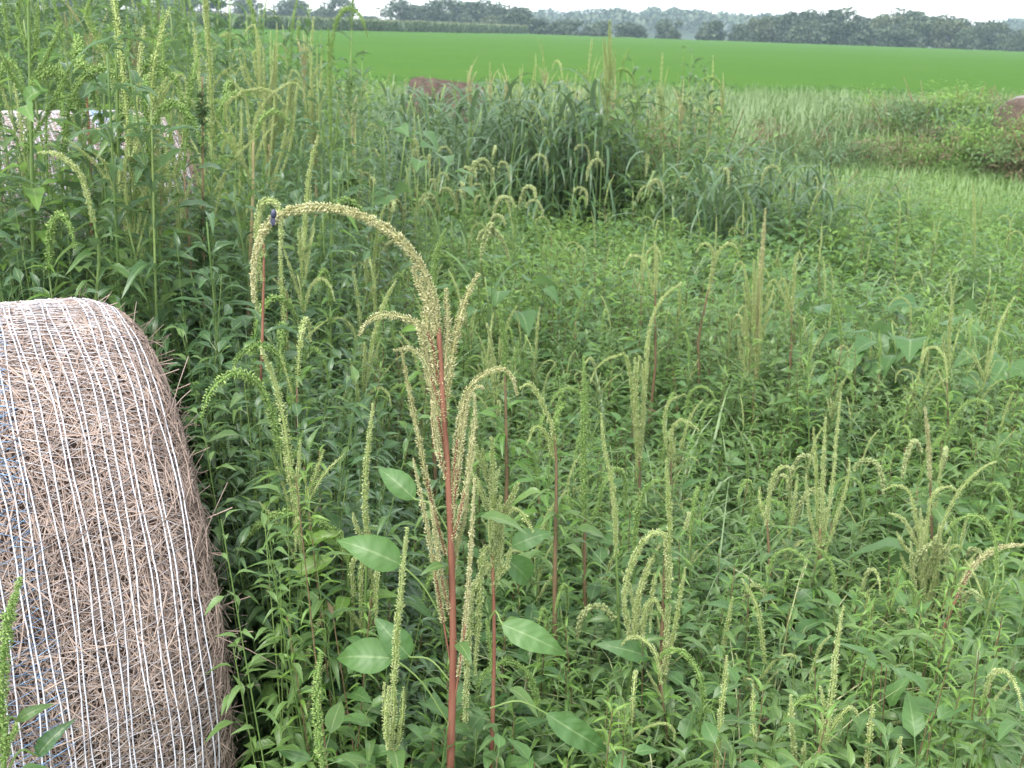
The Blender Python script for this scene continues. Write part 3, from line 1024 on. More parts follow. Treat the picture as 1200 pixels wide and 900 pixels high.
hero('pinkish pigweed fork with one tall spike and one bent spike in the grass', 1.7, [(955, 900), (962, 872)], 'stem_tan',
     [([(960, 895), (972, 830), (980, 765), (991, 710)], 0.0066, PALE, {}), ([(962, 880), (978, 845), (993, 829), (1002, 832), (1007, 842)], 0.0058, PALE, {}),
      ([(961, 870), (963, 840), (958, 806)], 0.005, PALE, {})], extra=3, r0=0.005)
for px, py, qx, qy, r, lb in ((852, 768, 841, 892, 0.0062, 'single straight pale spike among dry bent grass blades'),
                              (883, 803, 886, 892, 0.006, 'short straight pale spike with a bent tip among dry grass'),
                              (928, 812, 933, 890, 0.0055, 'short thin pale spike beside the pinkish forked plant'),
                              (1027, 825, 1016, 895, 0.0065, 'short tapering green-white spike right of the pinkish fork'),
                              (1055, 862, 1052, 898, 0.005, 'very short pale spike tip just showing above the leaves'),
                              (898, 878, 897, 900, 0.0055, 'stubby pale spike tip in the dry grass'),
                              (943, 870, 942, 900, 0.005, 'stubby pale spike tip against the pinkish fork')):
    hero(lb, 1.68, [(qx, qy + 20), (qx, qy)], 'stem_tan', [([(qx, qy + 8), ((px + qx) / 2 - 1, (py + qy) / 2), (px, py)], r, PALE, {})], extra=2, r0=0.004)
hero('weed with a thin pale spike bowing low over grass', 1.85, [(1110, 898), (1106, 885)], 'stem_green',
     [([(1106, 890), (1085, 858), (1058, 849), (1040, 858)], 0.006, PALE, {})], extra=5, r0=0.004)
hero('leaning dark red pigweed stem ending in a pinkish bowed spike', 2.3, [(1080, 832), (1098, 760), (1115, 715), (1126, 690)], 'stem_red',
     [([(1122, 700), (1140, 665), (1168, 643), (1205, 638)], 0.0078, TAN, {'axis': 'stem_red'}), ([(1120, 705), (1130, 680), (1145, 650)], 0.006, PALE, {})], extra=5, r0=0.0065)
def sheaf(cx, ybase, ytop, n, half, mat, r, seed, lean=0.0):
    q = random.Random(seed)
    out = []
    for k in range(n):
        u = q.uniform(-1, 1)
        y0 = ybase - (ybase - ytop) * q.uniform(0.0, 0.55)
        y1 = ytop + (ybase - ytop) * (0.45 * abs(u) ** 1.2 + q.uniform(0.0, 0.22))
        y1 = min(y1, y0 - (ybase - ytop) * 0.2)
        x1 = cx + u * half + lean * (ybase - y1)
        xb = cx + lean * (ybase - y0)
        mid = (xb + (x1 - xb) * 0.75, y0 + (y1 - y0) * 0.5)
        pts = [(xb, y0), mid, (x1, y1)]
        if q.random() < 0.25:
            pts += [(x1 + math.copysign(half * 0.25, u), y1 - 3), (x1 + math.copysign(half * 0.4, u), y1 + 6)]
        out.append((pts, r * q.uniform(0.75, 1.2), mat, {'wob': q.uniform(-0.14, 0.14)}))
    return out


wh = sheaf(1085, 760, 575, 18, 36, PALE, 0.0056, 24)
hero('bushy pigweed crowned by a sheaf of pale spikes with curled tips', 2.5, [(1082, 830), (1085, 720)], 'stem_brown', wh +
     [([(1080, 640), (1068, 580), (1050, 568), (1035, 575)], 0.0062, PALE, {}), ([(1086, 630), (1092, 585), (1112, 572), (1128, 582)], 0.0062, PALE, {}),
      ([(1095, 640), (1120, 580), (1150, 548), (1168, 540)], 0.006, PALE, {}), ([(1078, 650), (1060, 610), (1040, 600)], 0.006, PALE, {})], extra=9, r0=0.0075)
hero('pigweed with four parallel upright pale spikes in the leafy canopy', 2.6, [(962, 730), (961, 620)], 'stem_brown',
     [([(960, 640), (956, 570), (953, 500)], 0.0068, PALE, {}), ([(962, 640), (964, 560), (968, 488)], 0.0068, PALE, {}),
      ([(964, 640), (976, 550), (984, 458)], 0.0062, PALE, {}), ([(960, 650), (948, 600), (944, 555)], 0.0055, PALE, {}),
      ([(966, 650), (990, 580), (997, 540), (992, 536)], 0.006, PALE, {})], extra=8, r0=0.006)
hero('weed with a crooked pale spike leaning out of the canopy', 2.6, [(905, 720), (899, 610)], 'stem_brown',
     [([(899, 615), (904, 565), (917, 545), (931, 548)], 0.0075, PALE, {}), ([(900, 620), (893, 590), (892, 570)], 0.006, PALE, {})], extra=8, r0=0.006)
hero('weed with one bare straight brownish spike above the leaves', 2.7, [(1092, 640), (1090, 560)], 'stem_brown',
     [([(1090, 570), (1088, 520), (1084, 477)], 0.0065, TAN, {})], extra=8, r0=0.0055)
hero('weed with a slender nodding spike behind the pinkish fork', 2.3, [(978, 790), (979, 700)], 'stem_green',
     [([(979, 705), (978, 670), (968, 648), (958, 642)], 0.007, GRN, {})], extra=8, r0=0.005)
hero('pigweed with one thick bristly green column spike over narrow leaves', 2.4, [(688, 790), (686, 700), (685, 600)], 'stem_brown',
     [([(685, 610), (684, 520), (684, 424)], 0.0115, GRN, {'flare': 82}), ([(686, 620), (700, 595), (706, 565)], 0.006, GRN, {}), ([(684, 620), (672, 600), (668, 575)], 0.006, GRN, {})],
     extra=12, r0=0.0065, leaf_mat='leaf_bright')
hero('weed with a chalky white-tipped spike hanging past its green stem', 2.2, [(726, 760), (722, 640)], 'stem_green',
     [([(722, 650), (718, 580), (708, 530), (704, 486)], 0.0062, PALE, {'power': 0.5}), ([(722, 640), (720, 590), (716, 545)], 0.005, PALE, {})], extra=7, r0=0.005)
hero('leafy weed with a dark green spike curling over like a hook', 2.35, [(742, 760), (743, 640)], 'stem_green',
     [([(743, 650), (746, 600), (760, 568), (778, 562)], 0.0085, GRN, {'flare': 75})], extra=8, r0=0.005)
hero('weed with tall thin spikes, one sweeping up and over in a wide bow', 3.0, [(750, 640), (749, 520)], 'stem_brown',
     [([(750, 530), (756, 440), (762, 385), (778, 352), (800, 334)], 0.0075, PALE, {}), ([(749, 540), (747, 480), (745, 420)], 0.009, PALE, {}),
      ([(748, 560), (738, 430), (722, 420), (702, 432), (694, 452)], 0.0065, PALE, {}), ([(750, 540), (755, 480), (754, 425)], 0.0075, PALE, {})], extra=9, r0=0.007)
hero('weed with a short spike bent flat to one side', 3.0, [(786, 640), (786, 530)], 'stem_brown',
     [([(786, 540), (788, 505), (800, 493), (821, 506)], 0.0075, PALE, {}), ([(786, 540), (780, 500), (786, 470), (806, 460)], 0.006, PALE, {})], extra=8, r0=0.006)
hero('weed with a plump green spike leaning over small leaves', 2.9, [(594, 560), (592, 440)], 'stem_brown',
     [([(592, 440), (590, 400), (583, 356)], 0.011, GRN, {'flare': 75}), ([(592, 450), (602, 425), (608, 398)], 0.007, GRN, {})], extra=12, r0=0.0065, leaf_mat='leaf_bright')
hero('weed with a broad flattened green spike tilted behind the red-stemmed plant', 3.1, [(506, 470), (508, 340)], 'stem_brown',
     [([(508, 345), (510, 300), (522, 266)], 0.012, GRN, {'flare': 75})], extra=10, r0=0.0065, leaf_mat='leaf_bright')
hero('weed with two yellow-green spikes sagging beside the red-stemmed plant', 2.2, [(650, 690), (652, 560), (650, 510)], 'stem_brown',
     [([(650, 515), (640, 480), (620, 448), (606, 452)], 0.007, PALE, {}), ([(650, 520), (650, 490), (660, 470)], 0.008, GRN, {}), ([(651, 540), (640, 510), (628, 500), (618, 520)], 0.006, PALE, {})], extra=10, r0=0.006)
hero('weed with bright narrow leaves and a slanting green spike', 2.6, [(640, 620), (645, 530)], 'stem_green',
     [([(645, 535), (650, 500), (657, 462)], 0.009, GRN, {'flare': 75})], extra=12, r0=0.005, leaf_mat='leaf_bright')
w9 = sheaf(887, 470, 275, 13, 22, PALE, 0.0075, 21)
hero('tall pale ragged sheaf of seed spikes rising clear of the green canopy', 4.4, [(884, 520), (887, 410)], 'stem_tan',
     w9 + [([(888, 400), (892, 320), (897, 244)], 0.012, TAN, {}), ([(884, 390), (874, 318), (866, 308), (861, 322)], 0.0075, PALE, {})], extra=8, r0=0.009, lsize=0.09)
hero('leaning reddish stem with a nodding pale crook top', 4.4, [(818, 400), (830, 340)], 'stem_brown',
     [([(830, 345), (842, 296), (858, 286), (866, 300)], 0.0085, PALE, {}), ([(830, 345), (836, 300), (826, 288), (816, 300)], 0.0075, PALE, {})], extra=6, r0=0.007, lsize=0.09)
hero('pair of pale hooked spikes right of the pale ragged sheaf', 4.4, [(926, 440), (928, 360)], 'stem_brown',
     [([(928, 365), (930, 310), (935, 295), (939, 306)], 0.009, PALE, {}), ([(928, 370), (918, 325), (912, 345)], 0.007, PALE, {}), ([(928, 370), (908, 328), (896, 336)], 0.007, PALE, {})], extra=6, r0=0.007, lsize=0.09)
hero('weed with white-tipped straight spike and one arched arm in bright leaves', 4.2, [(768, 430), (768, 340)], 'stem_brown',
     [([(768, 345), (769, 310), (767, 282)], 0.011, PALE, {'power': 0.5}), ([(767, 345), (755, 305), (740, 298), (730, 312)], 0.0075, PALE, {})], extra=6, r0=0.007, lsize=0.09)
hero('thin pale spike standing alone over dark broad leaves', 3.7, [(1111, 470), (1111, 410)], 'stem_green',
     [([(1111, 420), (1112, 385), (1115, 353)], 0.0085, PALE, {}), ([(1110, 425), (1105, 400), (1106, 388)], 0.006, PALE, {})], extra=6, r0=0.006)
hero('tall thin spike plant standing in the low bright canopy before the meadow', 6.5, [(1141, 330), (1141, 270)], 'stem_green',
     [([(1141, 300), (1142, 245), (1141, 212)], 0.011, PALE, {})], extra=12, r0=0.005, lsize=0.1)
hero('lone tall thin pale spike bundle rising over the tall central grass clump', 9.0, [(706, 170), (711, 90)], 'stem_green', sheaf(713, 150, 8, 9, 9, PALE, 0.012, 31), extra=14, r0=0.005, lsize=0.16)
# --- tall stand at the left
w2 = sheaf(315, 260, -10, 20, 36, PALE, 0.008, 22)
hero('very tall sheaf of straw-pale seed spikes reaching up against the corn', 5.0, [(312, 330), (315, 170)], 'stem_tan', w2, extra=8, r0=0.011, lsize=0.11)
w3 = sheaf(371, 220, 40, 10, 18, PALE, 0.0075, 23)
hero('smaller straw-pale sheaf of spikes beside the very tall one', 5.6, [(370, 290), (371, 145)], 'stem_tan', w3, extra=8, r0=0.009, lsize=0.11)
hero('single slim bright green spike rising from leafy shoots before the corn', 3.9, [(388, 420), (388, 300), (388, 150)], 'stem_green',
     [([(388, 170), (387, 100), (386, 30)], 0.0095, GRN, {'flare': 80}), ([(388, 180), (394, 150), (396, 120)], 0.007, GRN, {}), ([(388, 190), (380, 165), (379, 140)], 0.007, GRN, {})],
     extra=16, r0=0.008, leaf_mat='leaf_bright', lsize=0.09)
hero('pigweed fountain of four long thin spikes arching both ways', 3.7, [(290, 360), (296, 240), (297, 165)], 'stem_tan',
     [([(296, 200), (300, 140), (320, 110), (345, 98), (358, 112)], 0.007, PALE, {}), ([(296, 200), (288, 120), (276, 98), (263, 82)], 0.007, PALE, {}),
      ([(294, 210), (264, 135), (278, 112), (302, 105), (322, 110), (332, 124)], 0.008, PALE, {}), ([(295, 210), (250, 130), (258, 92), (280, 79)], 0.0065, PALE, {}),
      ([(297, 200), (310, 160), (325, 143)], 0.0065, PALE, {})], extra=12, r0=0.008, lsize=0.1)
hero('weed with long tan spikes pouring over and hanging straight down', 3.5, [(190, 330), (188, 220)], 'stem_tan',
     [([(188, 230), (182, 150), (190, 104), (204, 88), (210, 110), (208, 170)], 0.0065, PALE, {}), ([(188, 230), (186, 140), (200, 100), (216, 86), (222, 110), (224, 160)], 0.0065, PALE, {}),
      ([(188, 230), (178, 170), (180, 120), (186, 100)], 0.0065, PALE, {}), ([(189, 230), (200, 150), (203, 100)], 0.0065, PALE, {}), ([(189, 240), (212, 180), (214, 130)], 0.0065, PALE, {})],
     extra=10, r0=0.007, lsize=0.1)
hero('coarse green weed with a thick pale spike drooping across the hidden bale', 2.9, [(112, 360), (116, 300), (108, 246)], 'stem_green',
     [([(110, 260), (92, 205), (66, 180), (42, 177)], 0.0095, PALE, {})], extra=10, r0=0.007, lsize=0.1)
hero('tall yellow-green stem with green spikes rising in a candelabra at the hidden bale', 3.2, [(40, 330), (37, 180), (34, 40), (32, -30)], 'stem_green',
     [([(34, 60), (20, 20), (24, -30)], 0.0085, GRN, {}), ([(36, 100), (60, 60), (72, 30)], 0.0085, GRN, {}), ([(37, 120), (14, 90), (2, 60)], 0.0085, GRN, {}),
      ([(38, 160), (62, 120), (86, 70)], 0.0085, GRN, {}), ([(36, 80), (44, 40), (45, 0)], 0.0085, GRN, {})],
     [((48, 76), (74, 60), 22, (36, 100)), ((30, 120), (52, 100), 20, (36, 130))], extra=18, r0=0.008, leaf_mat='leaf_bright', lsize=0.11)
hero('tall green weed with long upright rat-tail spikes over the hidden bale', 3.3, [(140, 360), (139, 200), (136, 60), (136, 10)], 'stem_green',
     [([(137, 80), (120, 50), (103, 20), (112, -10)], 0.0085, GRN, {}), ([(137, 100), (150, 60), (148, 20)], 0.008, GRN, {}), ([(138, 140), (158, 110), (166, 60)], 0.008, GRN, {}),
      ([(138, 180), (122, 150), (114, 110)], 0.008, GRN, {}), ([(139, 230), (158, 200), (164, 150)], 0.008, GRN, {}), ([(136, 30), (133, 0), (125, -20)], 0.009, GRN, {})],
     [((120, 240), (158, 222), 22, (139, 250)), ((150, 150), (172, 138), 18, (138, 165))], extra=18, r0=0.008, lsize=0.11)
hero('red-stalked weed hung with drying tan spikes before the hidden bale', 3.8, [(108, 330), (106, 200), (102, 120), (98, 90)], 'stem_red',
     [([(104, 140), (92, 150), (84, 135)], 0.007, TAN, {}), ([(105, 160), (118, 150), (126, 165)], 0.007, TAN, {}), ([(103, 110), (96, 95), (88, 85)], 0.007, TAN, {})], extra=10, r0=0.009, lsize=0.1)


def leafy_spire(label, D, stem, n, w, mat='leaf_dark', stem_mat='stem_brown'):
    """stem wrapped in hundreds of short narrow leaves"""
    P = curve3(stem, D, n=60)
    foot = np.array([P[0][0], P[0][1], float(ground(P[0][0], P[0][1])) - 0.01])
    S = np.vstack([foot[None], P])
    root = empty('horseweed', foot, label, 'weed')
    mb = MB()
    tube(mb, S - foot, np.linspace(0.007, 0.002, len(S)), 6)
    mb.build('stem', stem_mat, root)
    mb = MB()
    k = np.arange(n)
    t = np.clip(rng.choice(rng.random(26), n) + rng.normal(0, 0.022, n), 0.01, 1)
    p = np.stack([np.interp(t, np.linspace(0, 1, len(P)), P[:, c]) for c in range(3)], 1) - foot
    a = rng.uniform(0, 2 * PI, n)
    e = rng.normal(0.55, 0.25, n)
    d = np.stack([np.cos(a) * np.cos(e), np.sin(a) * np.cos(e), np.sin(e)], -1)
    s_ = w * (1.05 - 0.7 * t) * rng.uniform(0.6, 1.2, n)
    mb.many(LEAF_NARROW[0], basis(d, rng.normal(0, 0.3, n)) * s_[:, None, None], p)
    mb.build('foliage', mat, root, kind='stuff')
    return root


leafy_spire('dark feathery spire of tiny leaves on a brown stem beside the tall sheaf', 3.4, [(240, 470), (238, 260), (237, 90)], 700, 0.075)
leafy_spire('pale leafy spire standing against the sky beyond the corn end', 5.5, [(408, 330), (410, 160), (413, -6)], 500, 0.10, 'leaf', 'stem_green')

# ------------------------------------------------------------------ repeated weeds
def spike_curve(kind, L, r_):
    if kind == 'up':
        b = r_.uniform(-0.12, 0.12)
        P = [(0, 0, 0), (b * L * 0.3, 0, L * 0.5), (b * L, 0.02 * L, L)]
    elif kind == 'arch':
        P = [(0, 0, 0), (0.10 * L, 0, 0.42 * L), (0.30 * L, 0, 0.60 * L), (0.50 * L, 0, 0.52 * L), (0.60 * L, 0, 0.32 * L)]
    else:
        P = [(0, 0, 0), (0.12 * L, 0, 0.6 * L), (0.3 * L, 0, 0.95 * L)]
    return spline(P, 22)


SPIKE_ME = {}
rr_ = random.Random(5)
for mat in (PALE, GRN, TAN):
    SPIKE_ME[mat] = {}
    for kind in ('up', 'arch', 'lean'):
        lst = []
        for k in range(3):
            L = rr_.uniform(0.16, 0.26)
            mb = MB()
            spike_into(mb, spike_curve(kind, L, rr_), {PALE: 0.0056, GRN: 0.0068, TAN: 0.005}[mat] * rr_.uniform(0.85, 1.15), 0, dense=0.8, flare=70 if mat == GRN else 55)
            lst.append(mb.mesh('seed_head', [mat]))
        SPIKE_ME[mat][kind] = lst


def weed_variant(style, H, seed, joined):
    """a generic pigweed as a parentless tree of parts; style picks head colour and form"""
    r_ = random.Random(seed)
    root = bpy.data.objects.new({'leafy': 'leafy_shoot', 'dark': 'broadleaf_weed'}.get(style, 'pigweed_plant'), None)
    root.empty_display_size = 0.05
    lean = r_.uniform(-0.08, 0.08), r_.uniform(-0.08, 0.08)
    S = spline([(0, 0, -0.02), (lean[0] * 0.3 * H, lean[1] * 0.3 * H, H * 0.5), (lean[0] * H, lean[1] * H, H)], 16)
    mb = MB()
    stem_mat = {'green': 'stem_green', 'pale': r_.choice(['stem_brown', 'stem_green', 'stem_green']), 'sheaf': 'stem_tan', 'leafy': r_.choice(['stem_green', 'stem_brown']), 'dark': 'stem_green'}[style]
    tube(mb, S, np.linspace(0.0042, 0.0018, 16), 6)
    parts = [('stem', mb.mesh('stem', [stem_mat]), Matrix(), None)]
    lmat = {'green': 'leaf_bright', 'pale': 'leaf', 'sheaf': 'leaf', 'leafy': r_.choice(['leaf', 'leaf_bright']), 'dark': 'leaf_dark'}[style]
    f = lambda t: S[min(15, int(t * 15))]
    # leaves
    nl = {'green': 18, 'pale': 15, 'sheaf': 12, 'leafy': 24, 'dark': 24}[style]
    Rs, Ts, kinds = [], [], []
    for k in range(nl):
        t = 0.25 + 0.75 * k / (nl - 1)
        a = k * 2.4 + r_.uniform(-0.3, 0.3)
        e = r_.uniform(0.05, 0.45) + 0.5 * t
        d = np.array([math.cos(a) * math.cos(e), math.sin(a) * math.cos(e), math.sin(e)])
        s_ = r_.uniform(0.055, 0.095) * (1.25 - 0.65 * t) * (1.25 if style == 'dark' else 1)
        Rs.append(basis(d, r_.gauss(0, 0.3)) * s_)
        Ts.append(f(t))
        kinds.append(0)
    if style != 'sheaf':
        for k in range(16):                      # narrow young leaves round the top
            t = 0.74 + 0.26 * k / 15
            a = k * 2.4
            e = r_.uniform(0.5, 1.1)
            d = np.array([math.cos(a) * math.cos(e), math.sin(a) * math.cos(e), math.sin(e)])
            Rs.append(basis(d, r_.gauss(0, 0.3)) * r_.uniform(0.04, 0.075))
            Ts.append(f(t))
            kinds.append(1)
    if joined:
        mb = MB()
        Rs, Ts, kinds = np.array(Rs), np.array(Ts), np.array(kinds)
        mb.many(LEAF_LOW[seed % 3], Rs[kinds == 0] * 1.15, Ts[kinds == 0])
        mb.many(LEAF_NARROW[0], Rs[kinds == 1], Ts[kinds == 1])
        parts.append(('foliage', mb.mesh('foliage', [lmat]), Matrix(), 'stuff'))
    else:
        for R, T, kd in zip(Rs, Ts, kinds):
            me = r_.choice(LEAF_ME[lmat] if kd == 0 else NARROW_ME[lmat])
            parts.append(('leaf', me, m4(R, T), None))
    # heads
    def head(mat, kind, t, a, tilt, sc_):
        me = r_.choice(SPIKE_ME[mat][kind])
        mw = Matrix.Translation(Vector(f(t).tolist())) @ Matrix.Rotation(a, 4, 'Z') @ Matrix.Rotation(tilt, 4, 'Y') @ Matrix.Scale(sc_, 4)
        parts.append(('seed_head', me, mw, None))
    if style == 'green':
        head(GRN, r_.choice(['up', 'up', 'lean', 'arch']), 1, r_.uniform(0, 6), 0, r_.uniform(0.9, 1.4))
        for k in range(3):
            head(GRN, 'up', r_.uniform(0.86, 0.98), k * 2.1, r_.uniform(0.25, 0.6), r_.uniform(0.25, 0.45))
    elif style == 'pale':
        head(PALE, r_.choice(['up', 'arch', 'lean']), 1, r_.uniform(0, 6), 0, r_.uniform(0.9, 1.3))
        for k in range(r_.randint(5, 9)):
            head(PALE, r_.choice(['up', 'arch', 'lean']), r_.uniform(0.8, 0.99), k * 2.2, r_.uniform(0.1, 0.5), r_.uniform(0.45, 0.9))
    elif style == 'sheaf':
        for k in range(10):
            head(TAN, r_.choice(['up', 'up', 'lean']), r_.uniform(0.78, 1), k * 2.4, r_.uniform(0.02, 0.2), r_.uniform(0.7, 1.3))
    elif style == 'leafy':
        head(r_.choice([GRN, PALE]), r_.choice(['up', 'lean', 'arch']), 1, r_.uniform(0, 6), 0, r_.uniform(0.6, 1.0))
        for k in range(r_.randint(1, 3)):
            head(PALE, r_.choice(['up', 'lean']), r_.uniform(0.85, 0.97), k * 2.3, r_.uniform(0.2, 0.5), r_.uniform(0.3, 0.6))
    col.objects.link(root)
    for nm, me, mw, kind in parts:
        o = link(nm, me, root, mw)
        if kind:
            o['kind'] = kind
    return root


SPOTS = []


def blocked(x, y):
    """inside or in front of the bales"""
    for c, sc_ in ((B_C, 1.0), (B2_C, 1.08), (B3_C, 1.0), (B4_C, 1.0)):
        dx, dy = x - c[0], y - c[1]
        u = dx * math.cos(BT) + dy * math.sin(BT)
        w = -dx * math.sin(BT) + dy * math.cos(BT)
        if abs(u) < BL / 2 * sc_ + 0.07 and abs(w) < BR * sc_ + 0.03:
            return True
    px, _ = to_px((x, y, 0.7))
    if px < 304 and y < 2.45:
        return True
    return False


def taken(x, y, r):
    return any((x - a) ** 2 + (y - b) ** 2 < r * r for a, b in SPOTS)


LAB = {
    'green': ('leafy pigweed with a fat green spike', 'green-spiked pigweeds'),
    'pale': ('pigweed with loose pale bent spikes', 'pale-spiked pigweeds'),
    'sheaf': ('pigweed with a straw-coloured spike bundle', 'straw-coloured pigweeds'),
    'leafy': ('leafy shoot with small thin spikes', 'leafy shoots'),
    'dark': ('dark broad-leaved weed without spike', 'dark broad-leaved weeds'),
}
VAR = {}


def put(style, x, y, H, joined, where):
    key = (style, joined, random.randrange(4))
    H0 = {'green': 0.85, 'pale': 0.9, 'sheaf': 1.1, 'leafy': 0.75, 'dark': 0.95}[style]
    if key not in VAR:
        VAR[key] = weed_variant(style, H0, len(VAR) * 37 + 5, joined)
        o = VAR[key]
    else:
        o = copy_tree(VAR[key])
    s_ = H / (H0 + {'green': 0.2, 'pale': 0.2, 'sheaf': 0.22, 'leafy': 0.06, 'dark': 0.0}[style])
    o.location = (x, y, float(ground(x, y)))
    o.rotation_euler = (random.gauss(0, 0.05), random.gauss(0, 0.05), random.uniform(0, 2 * PI))
    tag(o, LAB[style][0] + ' ' + where[0], 'weed', LAB[style][1] + ' ' + where[1])
    w_ = s_ ** 0.6
    o.scale = (w_, w_, s_ ** 0.9 if s_ > 1 else s_)
    SPOTS.append((x, y))


# fill: chosen in the picture's ground, density falling with distance
def canopy(x, y):
    """height of the leafy mass"""
    px, _ = to_px((x, y, 0.8))
    left = 1 - smooth(330, 520, px)
    h = 0.56 + 0.03 + 0.10 * math.sin(x * 1.7 + 0.7) * math.sin(y * 1.15 + 1.3) + 0.06 * math.sin(x * 3.6 + y * 2.4)
    h = h + left * (0.5 + 0.5 * float(smooth(4.0, 6.5, y)))
    h = h + 0.35 * (1 - float(smooth(190, 310, px))) * float(smooth(4.6, 6.5, y))
    h = h + 0.22 * (1 - float(smooth(200, 300, px))) * float(smooth(2.8, 3.2, y)) * (1 - float(smooth(4.2, 4.8, y)))
    h = h * (1 - 0.12 * float(smooth(4, 9, y)) * (1 - left))
    h = h + 0.12 * (1 - float(smooth(1.3, 2.4, y))) * (1 - left)
    return h


count = {k: 0 for k in LAB}
zones = [  # y0, y1, px0, px1, number, weights, height over canopy, joined, where
    (1.75, 3.0, 300, 1240, 60, dict(green=3, pale=2, leafy=6), (0.03, 0.24), False, ('close around the tall red-stemmed plants', 'around the red-stemmed plants')),
    (3.0, 4.6, 420, 1240, 95, dict(green=3, pale=3, leafy=6), (0.03, 0.34), False, ('in the mid-green canopy beyond red-stemmed plants', 'in the mid-green canopy')),
    (2.9, 4.6, -40, 430, 56, dict(green=4, pale=2, dark=6), (0.1, 0.6), False, ('close before the hidden bale', 'in front of the hidden bale')),
    (2.95, 4.4, -40, 240, 56, dict(green=4, pale=1, leafy=5, dark=4), (0.3, 0.75), False, ('close before the hidden bale', 'in front of the hidden bale')),
    (4.6, 8.5, -60, 440, 66, dict(green=4, pale=2, sheaf=1, dark=5), (0.25, 0.75), True, ('in the tall stand by the hidden bale', 'in the tall stand')),
    (5.6, 8.5, -60, 250, 30, dict(green=3, dark=6), (0.2, 0.7), True, ('in the tall stand by the hidden bale', 'in the tall stand')),
    (4.6, 9.5, 430, 1260, 120, dict(green=3, pale=2, leafy=8), (0.0, 0.32), True, ('in the bright canopy before the grass clumps', 'in the bright canopy')),
    (8.5, 13.0, -60, 560, 40, dict(green=4, pale=2, dark=2), (0.3, 0.75), True, ('between tall stand and soybean field', 'behind the tall stand')),
    (9.0, 12.5, 560, 830, 26, dict(pale=3, sheaf=2, green=1), (0.85, 1.35), True, ('above the tall central grass clump', 'over the central grass clump')),
    (9.0, 12.0, 700, 830, 44, dict(dark=5, green=2, leafy=2), (0.75, 1.3), True, ('beside the tall central grass clump', 'beside the central grass clump')),
]
for y0, y1, p0, p1, num, wts, dh, joined, where in zones:
    tries = 0
    done = 0
    while done < num and tries < num * 30:
        tries += 1
        y = random.uniform(y0, y1)
        px = random.uniform(p0, p1)
        x = at(px, 400, y)[0]
        if blocked(x, y) or taken(x, y, 0.12 if y < 5 else 0.2):
            continue
        st = random.choices(list(wts), list(wts.values()))[0]
        if count[st] >= 290:
            continue
        H = canopy(x, y) + random.uniform(*dh)
        if st == 'leafy':
            H = canopy(x, y) + random.uniform(0.0, 0.2) + max(0.0, dh[0] - 0.1)
        put(st, x, y, H, joined, where)
        count[st] += 1
        done += 1

# ------------------------------------------------------------------ broad-bladed grass clumps (each stalk a plant)
BLADE_ME = []
for k, (L, w, rise, bend) in enumerate(((0.8, 0.036, 60, 165), (0.7, 0.032, 66, 185), (0.85, 0.038, 52, 145), (0.6, 0.03, 72, 150))):
    mb = MB()
    t_ = blade_tpl(L, w, 8, rise, bend, twist=0.4 * (-1) ** k)
    mb.add(t_[0], t_[1], None, t_[3] + np.array([0, 0, 0.5]))
    BLADE_ME.append(mb.mesh('blade', ['blade']))


def cane_variant(seed, H):
    r_ = random.Random(seed)
    root = bpy.data.objects.new('sorghum_plant', None)
    root.empty_display_size = 0.05
    col.objects.link(root)
    S = spline([(0, 0, -0.02), (r_.uniform(-0.05, 0.05), r_.uniform(-0.05, 0.05), H * 0.55), (r_.uniform(-0.12, 0.12), r_.uniform(-0.12, 0.12), H * 0.9)], 12)
    mb = MB()
    tube(mb, S, np.linspace(0.009, 0.004, 12), 6)
    link('stalk', mb.mesh('stalk', ['stem_green']), root)
    nb = r_.randint(9, 12)
    for k in range(nb):
        t = 0.12 + 0.85 * k / nb
        p = S[int(t * 11)]
        a = k * 2.6 + r_.uniform(-0.5, 0.5)
        link('blade', r_.choice(BLADE_ME), root, Matrix.Translation(Vector(p.tolist())) @ Matrix.Rotation(a, 4, 'Z') @ Matrix.Scale(r_.uniform(0.75, 1.15) * (1.1 - 0.35 * t), 4))
    return root


CANES = [cane_variant(40 + k, 1.15) for k in range(5)]
cane_used = set()


def put_cane(x, y, H, label, group):
    k = random.randrange(5)
    if k in cane_used:
        o = copy_tree(CANES[k])
    else:
        o = CANES[k]
        cane_used.add(k)
    o.location = (x, y, float(ground(x, y)))
    o.rotation_euler = (random.gauss(0, 0.06), random.gauss(0, 0.06), random.uniform(0, 6.28))
    s_ = H / 1.15
    o.scale = (s_ ** 0.7, s_ ** 0.7, s_)
    tag(o, label, 'grass', group)
    SPOTS.append((x, y))


